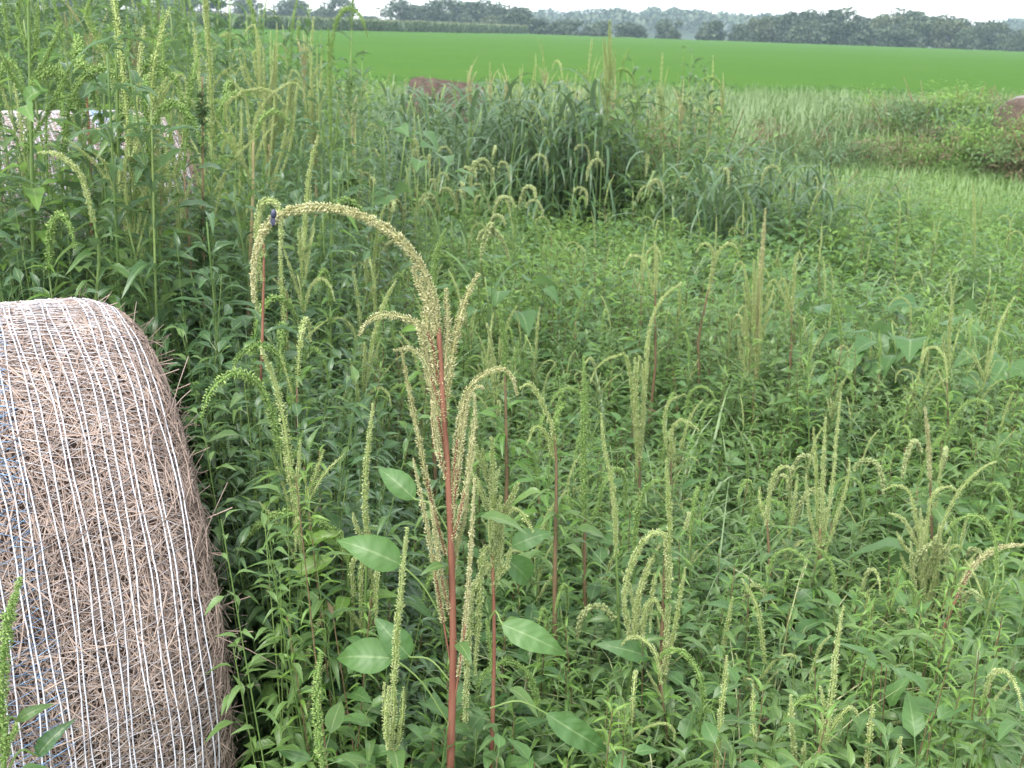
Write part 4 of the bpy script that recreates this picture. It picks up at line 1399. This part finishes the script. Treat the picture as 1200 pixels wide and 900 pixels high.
for n_, p0, p1, y0, y1, h0, h1, lb, gp in (
        (56, 590, 730, 9.2, 11.2, 1.25, 1.7, 'tall broad-bladed grass in the dark central clump', 'stalks of the tall central grass clump'),
        (44, 465, 600, 9.5, 13.0, 1.15, 1.55, 'silvery drooping broad-bladed grass before the weathered brown bale', 'stalks of silvery grass before the weathered brown bale'),
        (40, 790, 985, 7.9, 9.6, 0.85, 1.15, 'silvery broad-bladed grass in the lower clump before the meadow', 'stalks of the lower silvery grass clump'),
        (26, 452, 602, 14.2, 16.6, 1.15, 1.42, 'silvery drooping broad-bladed grass before the weathered brown bale', 'stalks of silvery grass before the weathered brown bale'),
        (12, 960, 1080, 8.6, 10.5, 0.55, 0.8, 'low bluish broad-bladed grass fringing the meadow', 'stalks of low bluish grass at the meadow edge'),
        (14, 1085, 1150, 15.8, 17.0, 0.8, 1.05, 'dark corn-like blades standing on the bushy bank', 'dark blades on the bank'),
        (10, 245, 300, 11.5, 12.5, 1.6, 1.9, 'dark drooping blades seen between the tall pigweeds', 'dark blades behind the tall stand')):
    for _ in range(n_):
        y = random.uniform(y0, y1)
        put_cane(at(random.uniform(p0, p1), 250, y)[0], y, random.uniform(h0, h1), lb, gp)

# ------------------------------------------------------------------ foxtail grass
def foxtail_variant(seed):
    r_ = random.Random(seed)
    root = bpy.data.objects.new('foxtail_grass', None)
    root.empty_display_size = 0.05
    col.objects.link(root)
    H = 0.85
    mb = MB()
    S = spline([(0, 0, -0.02), (0.02, 0, H * 0.6), (0.06, 0, H)], 12)
    tube(mb, S, np.linspace(0.0025, 0.0014, 12), 4)
    link('stalk', mb.mesh('stalk', ['stem_green']), root)
    L = r_.uniform(0.13, 0.2)
    P = spline([S[-1], S[-1] + np.array([0.03, 0, 0.04]), S[-1] + np.array([0.075, 0.01, 0.035]), S[-1] + np.array([0.105, 0.01, -0.02]), S[-1] + np.array([0.115, 0.01, -0.08])], 20)
    mb = MB()
    spike_into(mb, P, 0.006, 0, dense=0.9, size=0.009, flare=65)
    link('seed_head', mb.mesh('seed_head', ['foxtail']), root)
    for k in range(4):
        t_ = blade_tpl(r_.uniform(0.25, 0.38), 0.012, 6, 70, 110)
        mb = MB()
        mb.add(t_[0], t_[1], None, t_[3] + np.array([0, 0, r_.random()]))
        link('blade', mb.mesh('blade', ['grass']), root, Matrix.Translation(Vector(S[2 + k * 2].tolist())) @ Matrix.Rotation(k * 2.5, 4, 'Z'))
    return root


FOX = [foxtail_variant(60 + k) for k in range(4)]
fox_used = set()
for n_, p0, p1, y0, y1, h0, h1, lb, gp in (
        (34, 420, 620, 4.6, 8.5, 0.75, 1.05, 'foxtail grass with a nodding bristly head left of the bright leafy canopy', 'foxtails left of the bright canopy'),
        (26, 500, 1000, 7.5, 9.5, 0.75, 1.0, 'foxtail grass with a nodding bristly head along the broad grass clumps', 'foxtails along the grass clumps'),
        (16, 760, 1200, 1.9, 3.2, 0.55, 0.72, 'foxtail grass with a bent greenish head among the near leaves', 'foxtails among the near leaves')):
    for _ in range(n_):
        y = random.uniform(y0, y1)
        x = at(random.uniform(p0, p1), 300, y)[0]
        if blocked(x, y):
            continue
        k = random.randrange(4)
        o = copy_tree(FOX[k]) if k in fox_used else FOX[k]
        fox_used.add(k)
        o.location = (x, y, float(ground(x, y)))
        o.rotation_euler = (random.gauss(0, 0.1), random.gauss(0, 0.1), random.uniform(0, 6.28))
        s_ = random.uniform(h0, h1) / 0.88
        o.scale = (s_, s_, s_)
        tag(o, lb, 'grass', gp)

# ------------------------------------------------------------------ broad vine leaves at the right (each leaf a part of its plant)
t_ = leaf_tpl(0.95, 6, 0.8, 0.35, 0.15, 0.03, shape=0.8)
mb = MB()
mb.add(t_[0], t_[1], None, t_[3] + np.array([0, 0, 0.5]))
BROAD = mb.mesh('leaf', ['leaf_broad'])
for k, (px, py, D) in enumerate(((1030, 380, 4.6), (1075, 385, 4.4), (1000, 400, 4.5), (1150, 395, 4.4), (1180, 400, 4.2), (940, 375, 5.2), (990, 365, 5.3), (1110, 370, 5.0),
                                 (1165, 655, 2.6), (1192, 680, 2.5), (1185, 640, 2.8), (585, 330, 5.0), (455, 160, 6.5), (500, 195, 6.0))):
    c = at(px, py, D)
    g = float(ground(c[0], c[1]))
    lb = {0: 'broad-leaved vine with large pale leaves spread over the far canopy', 1: 'broad-leaved vine with glossy deep green leaves behind the leaning red stem',
          2: 'broad-leaved weed with round leaves among foxtails'}[0 if k < 8 else 1 if k < 11 else 2]
    root = empty('broadleaf_vine', (c[0], c[1], g), lb, 'weed', ('broad-leaved vines in the far canopy', 'broad-leaved vines behind the red stem', 'round-leaved weeds')[0 if k < 8 else 1 if k < 11 else 2])
    h = max(0.25, c[2] - g)
    mb = MB()
    for j in range(5):
        a = j * 1.25 + k
        tube(mb, spline([(0, 0, 0), (0.03 * math.cos(a), 0.03 * math.sin(a), h * 0.5), (0.12 * math.cos(a), 0.12 * math.sin(a), h)], 8), 0.003, 5)
    mb.build('stem', 'stem_green', root)
    for j in range(11):
        a = j * 2.4 + k
        q = np.array([0.13 * math.cos(a) * random.uniform(0.3, 1.6), 0.13 * math.sin(a) * random.uniform(0.3, 1.6), h * random.uniform(0.75, 1.05)])
        e = random.uniform(-0.1, 0.6)
        dd = np.array([math.cos(a) * math.cos(e), math.sin(a) * math.cos(e), math.sin(e)])
        link('leaf', BROAD, root, m4(basis(dd, random.gauss(0, 0.3)) * random.uniform(0.08, 0.15), q))

# ------------------------------------------------------------------ undergrowth: the uncountable leafy mass
def in_view(n, y0, y1, p0, p1):
    """random ground points under a wedge of the picture, even in area"""
    y = np.sqrt(rng.uniform(y0 ** 2, y1 ** 2, n))
    px = rng.uniform(p0, p1, n)
    x = np.array([at(a, 420, b)[0] for a, b in zip(px, y)])
    keep = np.array([not blocked(a, b) for a, b in zip(x, y)])
    return x[keep], y[keep]


def shoots(mb, x, y, hfac, nleaf, size, tpls, low=0.3, lean=0.10, mat=0, stem_mat=None):
    n = len(x)
    g = ground(x, y)
    h = np.array([canopy(a, b) for a, b in zip(x, y)]) * hfac * rng.uniform(0.72, 1.12, n)
    lx, ly = rng.normal(0, lean, n) * h, rng.normal(0, lean, n) * h
    a0 = rng.uniform(0, 2 * PI, n)
    tone = rng.random(n)
    sz = size * rng.uniform(0.7, 1.3, n)
    for k in range(nleaf):
        t = low + (1 - low) * (k + rng.random(n) * 0.6) / nleaf
        T = np.stack([x + lx * t, y + ly * t, g + h * t], -1)
        a = a0 + k * 2.4 + rng.normal(0, 0.3, n)
        e = rng.normal(0.12, 0.28, n) + 0.75 * t ** 3
        d = np.stack([np.cos(a) * np.cos(e), np.sin(a) * np.cos(e), np.sin(e)], -1)
        s_ = sz * (1.2 - 0.6 * t) * rng.uniform(0.75, 1.2, n)
        mb.many(tpls[k % len(tpls)], basis(d, rng.normal(0, 0.35, n)) * s_[:, None, None], T, rnd=np.clip(tone * 0.6 + rng.random(n) * 0.4, 0, 1), mat=mat)
    if stem_mat is not None:
        sv = np.array([(-1, 0, 0), (1, 0, 0), (0, 1, 0), (-0.5, 0, 1), (0.5, 0, 1), (0, 0.5, 1)], float)
        sq = np.array([(0, 1, 4, 3), (1, 2, 5, 4), (2, 0, 3, 5)])
        R = np.zeros((n, 3, 3))
        R[:, 0, 0] = R[:, 1, 1] = 0.0019
        R[:, 0, 2], R[:, 1, 2], R[:, 2, 2] = lx, ly, h * 0.99
        mb.many((sv, sq, None, np.full((6, 3), 0.5)), R, np.stack([x, y, g], -1), mat=stem_mat)


MID = [leaf_tpl(0.40, 4, 0.5, 0.35, 0.2, 0.02), leaf_tpl(0.33, 4, 0.4, 0.5, 0.28, 0.02), leaf_tpl(0.26, 4, 0.3, 0.6, 0.3, 0.02)]
WIDE = [leaf_tpl(0.62, 4, 0.6, 0.3, 0.15, 0.03), leaf_tpl(0.55, 4, 0.7, 0.45, 0.2, 0.03)]
mb = MB()
x, y = in_view(760, 1.45, 3.2, 290, 1260)
shoots(mb, x, y, 0.95, 26, 0.07, MID, stem_mat=1)
x, y = in_view(700, 3.2, 5.0, 400, 1260)
shoots(mb, x, y, 0.95, 24, 0.064, LEAF_LOW, stem_mat=1)
tag(mb.build('undergrowth', ['leaf', 'stem_green'], kind='stuff'), 'dense mid-green pigweed leaves between the near seed spikes', 'weeds')
mb = MB()
x, y = in_view(300, 1.55, 3.2, 400, 1260)
shoots(mb, x, y, 0.92, 13, 0.09, WIDE, low=0.35, stem_mat=1)
x, y = in_view(420, 3.2, 6.0, 400, 1260)
shoots(mb, x, y, 0.95, 13, 0.085, WIDE, low=0.35, stem_mat=1)
x, y = in_view(420, 6.0, 10.0, 480, 1260)
shoots(mb, x, y, 0.95, 12, 0.11, WIDE, low=0.4)
tag(mb.build('undergrowth', ['leaf_broad', 'stem_brown'], kind='stuff'), 'broader deep green leaves scattered through the low weeds', 'weeds')
mb = MB()
x, y = in_view(240, 1.6, 3.2, 330, 1260)
shoots(mb, x, y, 1.08, 44, 0.055, LEAF_NARROW, low=0.4, lean=0.07, stem_mat=1)
x, y = in_view(330, 3.2, 5.5, 400, 1260)
shoots(mb, x, y, 1.12, 40, 0.06, LEAF_NARROW, low=0.4, lean=0.07, stem_mat=1)
tag(mb.build('undergrowth', ['leaf_bright', 'stem_brown'], kind='stuff'), 'narrow-leaved bright young shoots on reddish stems among the weeds', 'weeds')
mb = MB()
x, y = in_view(1700, 5.0, 10.5, 480, 1280)
shoots(mb, x, y, 1.0, 18, 0.078, LEAF_LOW + LEAF_NARROW[:1], stem_mat=1)
tag(mb.build('undergrowth', ['leaf_bright', 'stem_green'], kind='stuff'), 'low bright green leafy canopy before the broad grass clumps', 'weeds')
mb = MB()
x, y = in_view(380, 1.95, 2.8, 270, 460)
shoots(mb, x, y, 0.9, 28, 0.075, MID, low=0.12, stem_mat=1)
x, y = in_view(1100, 2.6, 5.5, -60, 430)
shoots(mb, x, y, 0.95, 30, 0.085, LEAF_LOW, low=0.12, stem_mat=1)
x, y = in_view(1100, 5.5, 12.0, -80, 520)
shoots(mb, x, y, 1.0, 24, 0.095, LEAF_LOW, stem_mat=1)
tag(mb.build('undergrowth', ['leaf_dark', 'stem_green'], kind='stuff'), 'deep green leafy mass of the tall stand around the hidden bale', 'weeds')
mb = MB()
x, y = in_view(60, 1.6, 4.5, 290, 1260)
shoots(mb, x, y, 0.8, 3, 0.06, MID, low=0.35)
tag(mb.build('withered_leaves', ['bush_brown'], kind='stuff'), 'few withered brown leaves caught in the near weeds', 'weeds')

# grass blades among the near weeds, green and dry
def tufts(mb, x, y, nb, L, w, tpls, z0=0.0, spread=0.05, mat=0, lmin=0.6):
    n = len(x)
    g = ground(x, y) + z0
    for k in range(nb):
        a = rng.uniform(0, 2 * PI, n)
        R0 = np.zeros((n, 3, 3))
        s_ = L * rng.uniform(lmin, 1.25, n)
        R0[:, 0, 0], R0[:, 0, 1] = -np.sin(a) * 1, np.cos(a)
        R0[:, 1, 0], R0[:, 1, 1] = np.cos(a), np.sin(a)
        R0[:, 2, 2] = 1
        R0 = R0 * s_[:, None, None]
        R0[:, :, 0] *= w
        mb.many(tpls[k % len(tpls)], R0, np.stack([x + rng.normal(0, spread, n), y + rng.normal(0, spread, n), g], -1), mat=mat)


BL1 = [blade_tpl(1, 0.02, 7, 82, 120, 0.2), blade_tpl(1, 0.02, 7, 75, 80, 0.2), blade_tpl(1, 0.02, 7, 85, 150, 0.2)]
BL2 = [blade_tpl(1, 0.03, 3, 82, 70, 0.2), blade_tpl(1, 0.03, 3, 70, 100, 0.2), blade_tpl(1, 0.03, 3, 88, 40, 0.2)]
mb = MB()
x, y = in_view(150, 1.5, 2.9, 600, 1250)
tufts(mb, x, y, 7, 0.72, 0.38, BL1)
x, y = in_view(90, 2.3, 3.4, 285, 480)
tufts(mb, x, y, 6, 0.6, 0.5, BL1)
x, y = in_view(280, 3.0, 7.5, 420, 1250)
tufts(mb, x, y, 7, 0.72, 0.7, BL1)
tag(mb.build('grass', 'grass', kind='stuff'), 'thin green grass blades threading the near weeds', 'grass')
mb = MB()
x, y = in_view(26, 1.5, 2.3, 760, 1010)
tufts(mb, x, y, 6, 0.75, 0.3, BL1)
x, y = in_view(22, 2.0, 3.0, 270, 420)
tufts(mb, x, y, 4, 0.55, 0.4, BL1)
tag(mb.build('dry_grass', 'dry_grass', kind='stuff'), 'bent straw-coloured grass blades beside the folded pale heads', 'grass')
# meadow and rough strip
mb = MB()
x, y = in_view(15000, 9.5, 20.0, 860, 1290)
tufts(mb, x, y, 3, 0.26, 1.1, BL2)
tag(mb.build('meadow_grass', 'grass_meadow', kind='stuff'), 'open yellow-green meadow grass beyond the lower grass clump', 'grass')
mb = MB()
x, y = in_view(17000, 16.0, 33.0, 380, 1290)
ok = y < soy_edge(x) + 0.6
x, y = x[ok], y[ok]
tufts(mb, x, y, 3, 0.62, 0.9, BL2, spread=0.1)
tag(mb.build('tall_grass', 'grass_pale', kind='stuff'), 'pale seeding grass strip along the soybean field edge', 'grass')
mb = MB()
x, y = in_view(7000, 11.0, 26.0, -80, 520)
tufts(mb, x, y, 3, 0.7, 1.0, BL2, spread=0.1)
tag(mb.build('tall_grass', 'grass', kind='stuff'), 'rough green grass behind the tall pigweed stand', 'grass')

# ------------------------------------------------------------------ bushes of the bank and rough strip
def bush_variant(seed, mat, nleaf=900, leaf=0.06):
    root = bpy.data.objects.new('bush', None)
    root.empty_display_size = 0.05
    col.objects.link(root)
    r_ = random.Random(seed)
    mb = MB()
    for k in range(7):
        a = k * 0.9 + r_.random()
        tube(mb, spline([(0, 0, -0.03), (0.15 * math.cos(a), 0.15 * math.sin(a), 0.35), (0.38 * math.cos(a), 0.38 * math.sin(a), 0.8 * r_.uniform(0.7, 1.1))], 8), np.linspace(0.01, 0.003, 8), 4)
    link('stems', mb.mesh('stems', ['stem_brown']), root)
    mb = MB()
    for k in range(16):
        c = np.array([r_.gauss(0, 0.34), r_.gauss(0, 0.34), r_.uniform(0.12, 0.6) + (0.2 if k % 4 == 0 else 0)])
        st = np.array([1, 1, 1.35]) if k % 4 == 0 else np.array([1.3, 1.3, 0.7])
        n = nleaf // 16
        dirs = rng.normal(size=(n, 3))
        dirs /= np.linalg.norm(dirs, axis=1)[:, None]
        p = c + dirs * rng.uniform(0.02, 0.2, n)[:, None] * st
        p[:, 2] = np.maximum(p[:, 2], 0.02)
        d = dirs + np.array([0, 0, 0.4]) + rng.normal(0, 0.4, (n, 3))
        mb.many(LEAF_LOW[k % 3], basis(d, rng.normal(0, 0.5, n)) * (leaf * rng.uniform(0.7, 1.4, n))[:, None, None], p)
    f = link('foliage', mb.mesh('foliage', [mat]), root)
    f['kind'] = 'stuff'
    return root


BUSH = {m: [bush_variant(80 + k, m) for k in range(2)] for m in ('leaf_bright', 'leaf_dark', 'bush_brown', 'leaf')}
bush_used = set()
BL_ = {'leaf_bright': ('low light green bush on the bank beyond the meadow', 'light green bushes on the bank'),
       'leaf_dark': ('low dark green bush at the edge of the rough grass', 'dark bushes in the rough grass'),
       'bush_brown': ('withered reddish brown bush among the green ones', 'withered bushes on the bank'),
       'leaf': ('mid green bush rising from the rough grass', 'mid green bushes in the rough grass')}
blist = []
r_ = random.Random(9)
for k in range(46):
    y = r_.uniform(15.5, 20.0)
    blist.append((r_.choices(['leaf_bright', 'leaf', 'bush_brown', 'leaf_dark'], [4, 5, 3, 5])[0], r_.uniform(1040, 1290), y, r_.uniform(0.55, 1.05)))
for k in range(22):
    blist.append((r_.choices(['leaf', 'leaf_dark', 'bush_brown'], [4, 3, 2])[0], r_.uniform(890, 1060), r_.uniform(15.5, 22), r_.uniform(0.45, 0.8)))
for k in range(20):
    blist.append((r_.choices(['leaf', 'leaf_dark'], [4, 3])[0], r_.uniform(690, 850), r_.uniform(10.0, 13.5), r_.uniform(0.9, 1.45)))
for k in range(10):
    blist.append((r_.choices(['bush_brown', 'leaf'], [2, 2])[0], r_.uniform(800, 1040), r_.uniform(9.0, 12), r_.uniform(0.5, 0.75)))
for k in range(16):
    blist.append((r_.choice(['leaf', 'leaf_bright', 'leaf_dark']), r_.uniform(330, 510), r_.uniform(14, 22), r_.uniform(0.9, 1.5)))
for px, D, h in ((1092, 18.0, 1.15), (1190, 15.4, 0.9), (1215, 15.6, 1.25), (1165, 15.9, 0.8), (1235, 15.3, 1.2), (1200, 15.0, 1.0), (1222, 14.9, 1.1), (1178, 15.2, 0.7)):
    blist.append((r_.choice(['bush_brown', 'leaf', 'leaf_bright']) if D < 17 else 'leaf_bright', px, D, h * 1.05))
for mat, px, y, h in blist:
    x = at(px, 150, y)[0]
    if blocked(x, y) or (380 < px < 600 and y < 18.5):
        continue
    k = (mat, random.randrange(2))
    o = copy_tree(BUSH[k[0]][k[1]]) if k in bush_used else BUSH[k[0]][k[1]]
    bush_used.add(k)
    o.location = (x, y, float(ground(x, y)))
    o.rotation_euler = (0, 0, random.uniform(0, 6.28))
    o.scale = (h * 1.15, h * 1.15, h * random.uniform(0.8, 1.1))
    tag(o, BL_[mat][0], 'bush', BL_[mat][1])
for m in BUSH:
    for k in range(2):
        if (m, k) not in bush_used:
            for ch in list(BUSH[m][k].children):
                bpy.data.objects.remove(ch)
            bpy.data.objects.remove(BUSH[m][k])

# ------------------------------------------------------------------ corn field at the far left
def corn_line(a0, a1, n, rows, H):
    mb = MB()
    k = n * rows
    t = rng.random(k)
    row = rng.integers(0, rows, k)
    # the field's edge runs from near left to far right in the picture
    y = a0[1] + (a1[1] - a0[1]) * t + row * 0.9
    x = a0[0] + (a1[0] - a0[0]) * t + rng.normal(0, 0.2, k)
    g = ground(x, y)
    nb = 11
    for j in range(nb):
        a = rng.uniform(0, 2 * PI, k)
        z = H * (0.08 + 0.85 * j / nb)
        s_ = rng.uniform(0.6, 0.95, k)
        R0 = np.zeros((k, 3, 3))
        R0[:, 0, 0], R0[:, 0, 1] = -np.sin(a) * 2.6, np.cos(a)
        R0[:, 1, 0], R0[:, 1, 1] = np.cos(a) * 2.6, np.sin(a)
        R0[:, 2, 2] = 1
        mb.many(blade_tpl(1, 0.075, 3, 65, 110, 0.2), R0 * s_[:, None, None], np.stack([x, y, g + z], -1))
    # tassels
    sv = np.array([(-1, 0, 0), (1, 0, 0), (0, 0, 1.0), (0, -1, 0), (0, 1, 0)], float)
    R0 = np.zeros((k, 3, 3))
    R0[:, 0, 0] = R0[:, 1, 1] = 0.06
    R0[:, 2, 2] = rng.uniform(0.25, 0.45, k)
    mb.many((sv, None, np.array([(0, 1, 2), (3, 4, 2)]), np.full((5, 3), 0.5)), R0, np.stack([x, y, g + H * 0.93], -1), mat=1)
    return mb


mb = corn_line((-60, 104), (2, 285), 560, 3, 2.35)
tag(mb.build('cornfield', ['corn', 'dry_grass'], kind='stuff'), 'far edge of standing tasselled corn beyond the soybean field', 'crop')
# top of the corn behind its first rows
xs = np.linspace(0, 1, 30)


def corn_top():
    V, Q = [], []
    for k, t in enumerate(np.linspace(0, 1, 60)):
        x0, y0 = -60 + 62 * t, 104 + 181 * t
        for w in (2.5, 40):
            x, y = x0 - w * 0.9, y0 + w * 0.35
            V.append((x, y, float(ground(x, y)) + 2.05 + rng.normal(0, 0.08)))
    for k in range(59):
        Q.append((k * 2, k * 2 + 1, k * 2 + 3, k * 2 + 2))
    mb = MB()
    mb.add(V, Q, rnd=0.5)
    o = mb.build('corn_canopy', 'corn', kind='structure')
    return o


corn_top()

# ------------------------------------------------------------------ trees
TR_Q = np.array([(0, 1, 2, 3)])
TR = (np.array([(-0.5, 0, 0), (0, -0.45, 0.08), (0.5, 0, 0), (0, 0.5, 0.06)], float), TR_Q, None, np.array([(0.5, 0.5, 0)] * 4, float))


def tree_meshes(seed, H, W, mat, nl=26, per=130, base=0.12, leaf=0.6):
    r_ = random.Random(seed)
    mb = MB()
    trunk = spline([(0, 0, -0.3), (r_.uniform(-0.2, 0.2), 0, H * 0.35), (r_.uniform(-0.4, 0.4), 0.2, H * 0.8)], 12)
    tube(mb, trunk, np.linspace(H * 0.03, H * 0.008, 12), 7)
    cents = []
    for k in range(nl):
        t = r_.uniform(base, 0.93)
        env = W * 0.5 * math.sqrt(max(0.05, 1 - ((t - 0.5) / 0.52) ** 2))
        a = r_.uniform(0, 2 * PI)
        rad = env * math.sqrt(r_.random()) * 0.85
        cents.append((rad * math.cos(a), rad * math.sin(a), t * H))
        if k % 3 == 0:
            p = trunk[int(np.clip(t * 0.7, 0, 0.9) * 11)]
            tube(mb, spline([p, (np.array(p) + np.array(cents[-1])) / 2 + np.array([0, 0, 0.2]), cents[-1]], 6), np.linspace(H * 0.01, H * 0.003, 6), 5)
    tm = mb.mesh('trunk', ['bark'])
    mb = MB()
    for c in cents:
        rl = W * r_.uniform(0.12, 0.22)
        d = rng.normal(size=(per, 3))
        d /= np.linalg.norm(d, axis=1)[:, None]
        p = np.array(c) + d * (rl * rng.uniform(0.55, 1.1, per))[:, None] * np.array([1.15, 1.15, 0.8])
        p[:, 2] = np.maximum(p[:, 2], 0.1)
        nrm = d + rng.normal(0, 0.6, (per, 3)) + np.array([0, 0, 0.3])
        mb.many(TR, basis(np.cross(nrm, rng.normal(size=(per, 3))), rng.uniform(0, 6, per)) * (leaf * rng.uniform(0.6, 1.4, per))[:, None, None], p, rnd=np.clip(rng.normal(0.5, 0.25, per), 0, 1))
    return tm, mb.mesh('crown', [mat])


TREES = {
    'round': [tree_meshes(s_, 10, 9.5, 'tree') for s_ in (1, 2, 3)],
    'low': [tree_meshes(s_, 6, 9.5, 'tree', base=0.05) for s_ in (4, 5)],
    'olive': [tree_meshes(s_, 7.5, 10, 'tree_olive', base=0.05) for s_ in (6, 7)],
    'open': [tree_meshes(8, 11, 10, 'tree', nl=17, per=90, base=0.35)],
}
TL = {'round': ('rounded dark tree in the hedgerow beyond the fields', 'rounded hedgerow trees'),
      'low': ('low spreading dark tree or thicket at the soybean field end', 'low hedgerow thickets'),
      'olive': ('olive-tinted bushy tree at the soybean field end', 'olive-tinted hedgerow trees'),
      'open': ('open-crowned tree with sky gaps beyond the corn', 'open-crowned trees beyond the corn')}


def put_tree(kind, px, base_y, D, hpx, wpx=None):
    me = random.choice(TREES[kind])
    p = at(px, base_y, D)
    H0 = {'round': 10, 'low': 6, 'olive': 7.5, 'open': 11}[kind]
    Hm = hpx / F * D
    s_ = Hm / H0
    z = min(float(p[2]), float(ground(p[0], p[1])))
    o = empty('hedgerow_tree', (p[0], p[1], float(ground(p[0], p[1])) - 0.05), TL[kind][0], 'tree', TL[kind][1], random.uniform(0, 6.28))
    top = float(at(px, base_y - hpx, D)[2])
    s_ = max(0.4, (top - o.location.z) / H0 * 1.08)
    w0 = {'round': 9.5, 'low': 9.5, 'olive': 10, 'open': 10}[kind]
    sw = s_ if wpx is None else wpx / F * D / w0
    o.scale = (sw, sw, s_)
    link('trunk', me[0], o)
    link('crown', me[1], o)


# hedgerow at the right end of the soybean field (px, base row, distance, height px, width px)
for a in (('low', 786, 46, 300, 20, 34), ('low', 832, 47, 300, 20, 34), ('low', 868, 49, 300, 18, 30), ('olive', 888, 50, 305, 26, 34), ('round', 905, 50, 310, 29, 34),
          ('round', 925, 51, 300, 33, 38), ('low', 945, 52, 290, 24, 40), ('round', 950, 51, 310, 36, 34), ('round', 985, 53, 305, 40, 46), ('low', 965, 53, 290, 22, 40),
          ('low', 1000, 54, 290, 26, 44), ('round', 1018, 55, 310, 32, 34), ('olive', 1040, 56, 295, 34, 50), ('round', 1058, 57, 310, 42, 50), ('round', 1078, 57, 305, 36, 40),
          ('low', 1066, 57, 290, 30, 50), ('round', 1098, 58, 310, 37, 32), ('olive', 1110, 59, 295, 32, 44), ('round', 1120, 59, 310, 36, 32), ('low', 1130, 60, 290, 22, 34),
          ('round', 1148, 61, 305, 34, 38), ('round', 1164, 62, 300, 32, 34), ('low', 1178, 62, 290, 20, 30), ('round', 1196, 63, 300, 26, 30), ('round', 1225, 64, 300, 40, 40), ('low', 1190, 63, 272, 15, 26), ('low', 1204, 63, 270, 18, 24), ('low', 1040, 56, 288, 22, 44),
          # centre: behind the corn end
          ('round', 600, 41, 290, 24, 44), ('low', 635, 42, 300, 18, 40), ('low', 668, 43, 300, 18, 40), ('low', 700, 44, 300, 17, 36), ('olive', 575, 41, 300, 20, 34), ('low', 735, 45, 310, 16, 40),
          ('round', 570, 38, 340, 34, 50), ('round', 545, 36, 350, 30, 46), ('round', 520, 36, 330, 34, 56), ('round', 500, 36, 350, 26, 46), ('open', 470, 34, 330, 32, 56), ('round', 600, 40, 360, 30, 50),
          # left: above the corn
          ('round', 235, 26, 300, 40, 60), ('round', 205, 26, 300, 30, 50), ('round', 286, 26, 330, 26, 26), ('open', 297, 26, 330, 26, 30), ('round', 340, 26, 340, 24, 40), ('round', 352, 26, 350, 22, 38),
          ('low', 375, 28, 360, 16, 30), ('round', 398, 28, 330, 30, 34), ('low', 318, 27, 380, 12, 30), ('round', 150, 24, 300, 34, 50), ('round', 90, 22, 300, 30, 60), ('round', 30, 20, 310, 36, 60), ('low', 440, 33, 380, 12, 40)):
    put_tree(*a)


# far wooded rise: reads as one blue mass
def far_wood():
    mb = MB()
    n = 330
    px = rng.uniform(430, 1290, n)
    D = rng.uniform(620, 900, n)
    top = np.interp(px, [430, 560, 640, 700, 790, 900, 1000, 1130, 1180, 1290], [28, 20, 14, 12, 13, 19, 26, 36, 22, 30])
    for a, b, c in zip(px, D, top):
        t_ = at(a, c + rng.uniform(-4.5, 5), b)
        k = 120
        R_ = rng.uniform(5, 9)
        d = rng.normal(size=(k, 3))
        d /= np.linalg.norm(d, axis=1)[:, None]
        d[:, 2] *= 0.75
        p = np.array([t_[0], t_[1], t_[2] - R_ * 0.75]) + d * (R_ * rng.uniform(0.8, 1.05, k))[:, None]
        mb.many(TR, basis(np.cross(d, rng.normal(size=(k, 3))), rng.uniform(0, 6, k)) * (2.2 * rng.uniform(0.6, 1.4, k))[:, None, None], p, rnd=np.clip(rng.normal(0.5, 0.25, k), 0, 1))
    return mb


tag(far_wood().build('far_wood', 'tree', kind='stuff'), 'hazy blue wooded rise behind the hedgerow trees', 'woodland')


def far_hill():
    xs = np.linspace(-260, 620, 90)
    V, Q = [], []
    rows = ((600, 0.0), (680, 0.55), (760, 0.9), (920, 1.0), (1060, 1.0))
    for y, f in rows:
        for x in xs:
            px = 600 + F * x / (y * math.cos(PITCH))
            top = np.interp(px, [430, 560, 640, 700, 790, 900, 1000, 1130, 1180, 1290], [28, 20, 14, 12, 13, 19, 26, 36, 22, 30])
            g = float(ground(x, y))
            h = at(px, top + 9, y)[2]
            V.append((x, y, g - 0.3 + max(0.0, h - g) * f))
    nx = len(xs)
    for i in range(len(rows) - 1):
        for j in range(nx - 1):
            Q.append((i * nx + j, i * nx + j + 1, (i + 1) * nx + j + 1, (i + 1) * nx + j))
    mb = MB()
    mb.add(V, Q, rnd=0.3)
    mb.build('hill', 'tree', kind='structure')


far_hill()

def boxmb(x0, x1, y0, y1, z0, z1):
    mb = MB()
    v = [(x, y, z) for x in (x0, x1) for y in (y0, y1) for z in (z0, z1)]
    mb.add(v, [(0, 1, 3, 2), (4, 6, 7, 5), (0, 4, 5, 1), (2, 3, 7, 6), (0, 2, 6, 4), (1, 5, 7, 3)])
    return mb


# ------------------------------------------------------------------ haze
HZ = 0.00036
m, t, o = nt('haze')
pv = nd(t, 'ShaderNodeVolumePrincipled')
pv.inputs['Color'].default_value = (0.66, 0.83, 1.0, 1)
pv.inputs['Density'].default_value = HZ
pv.inputs['Anisotropy'].default_value = 0.2
t.links.new(pv.outputs[0], o.inputs['Volume'])
M['haze'] = m
boxmb(-1150, 1150, -30, 1120, -40, 60).build('haze', 'haze', kind='stuff', smooth_=False)['label'] = 'thin bluish air haze over the fields'
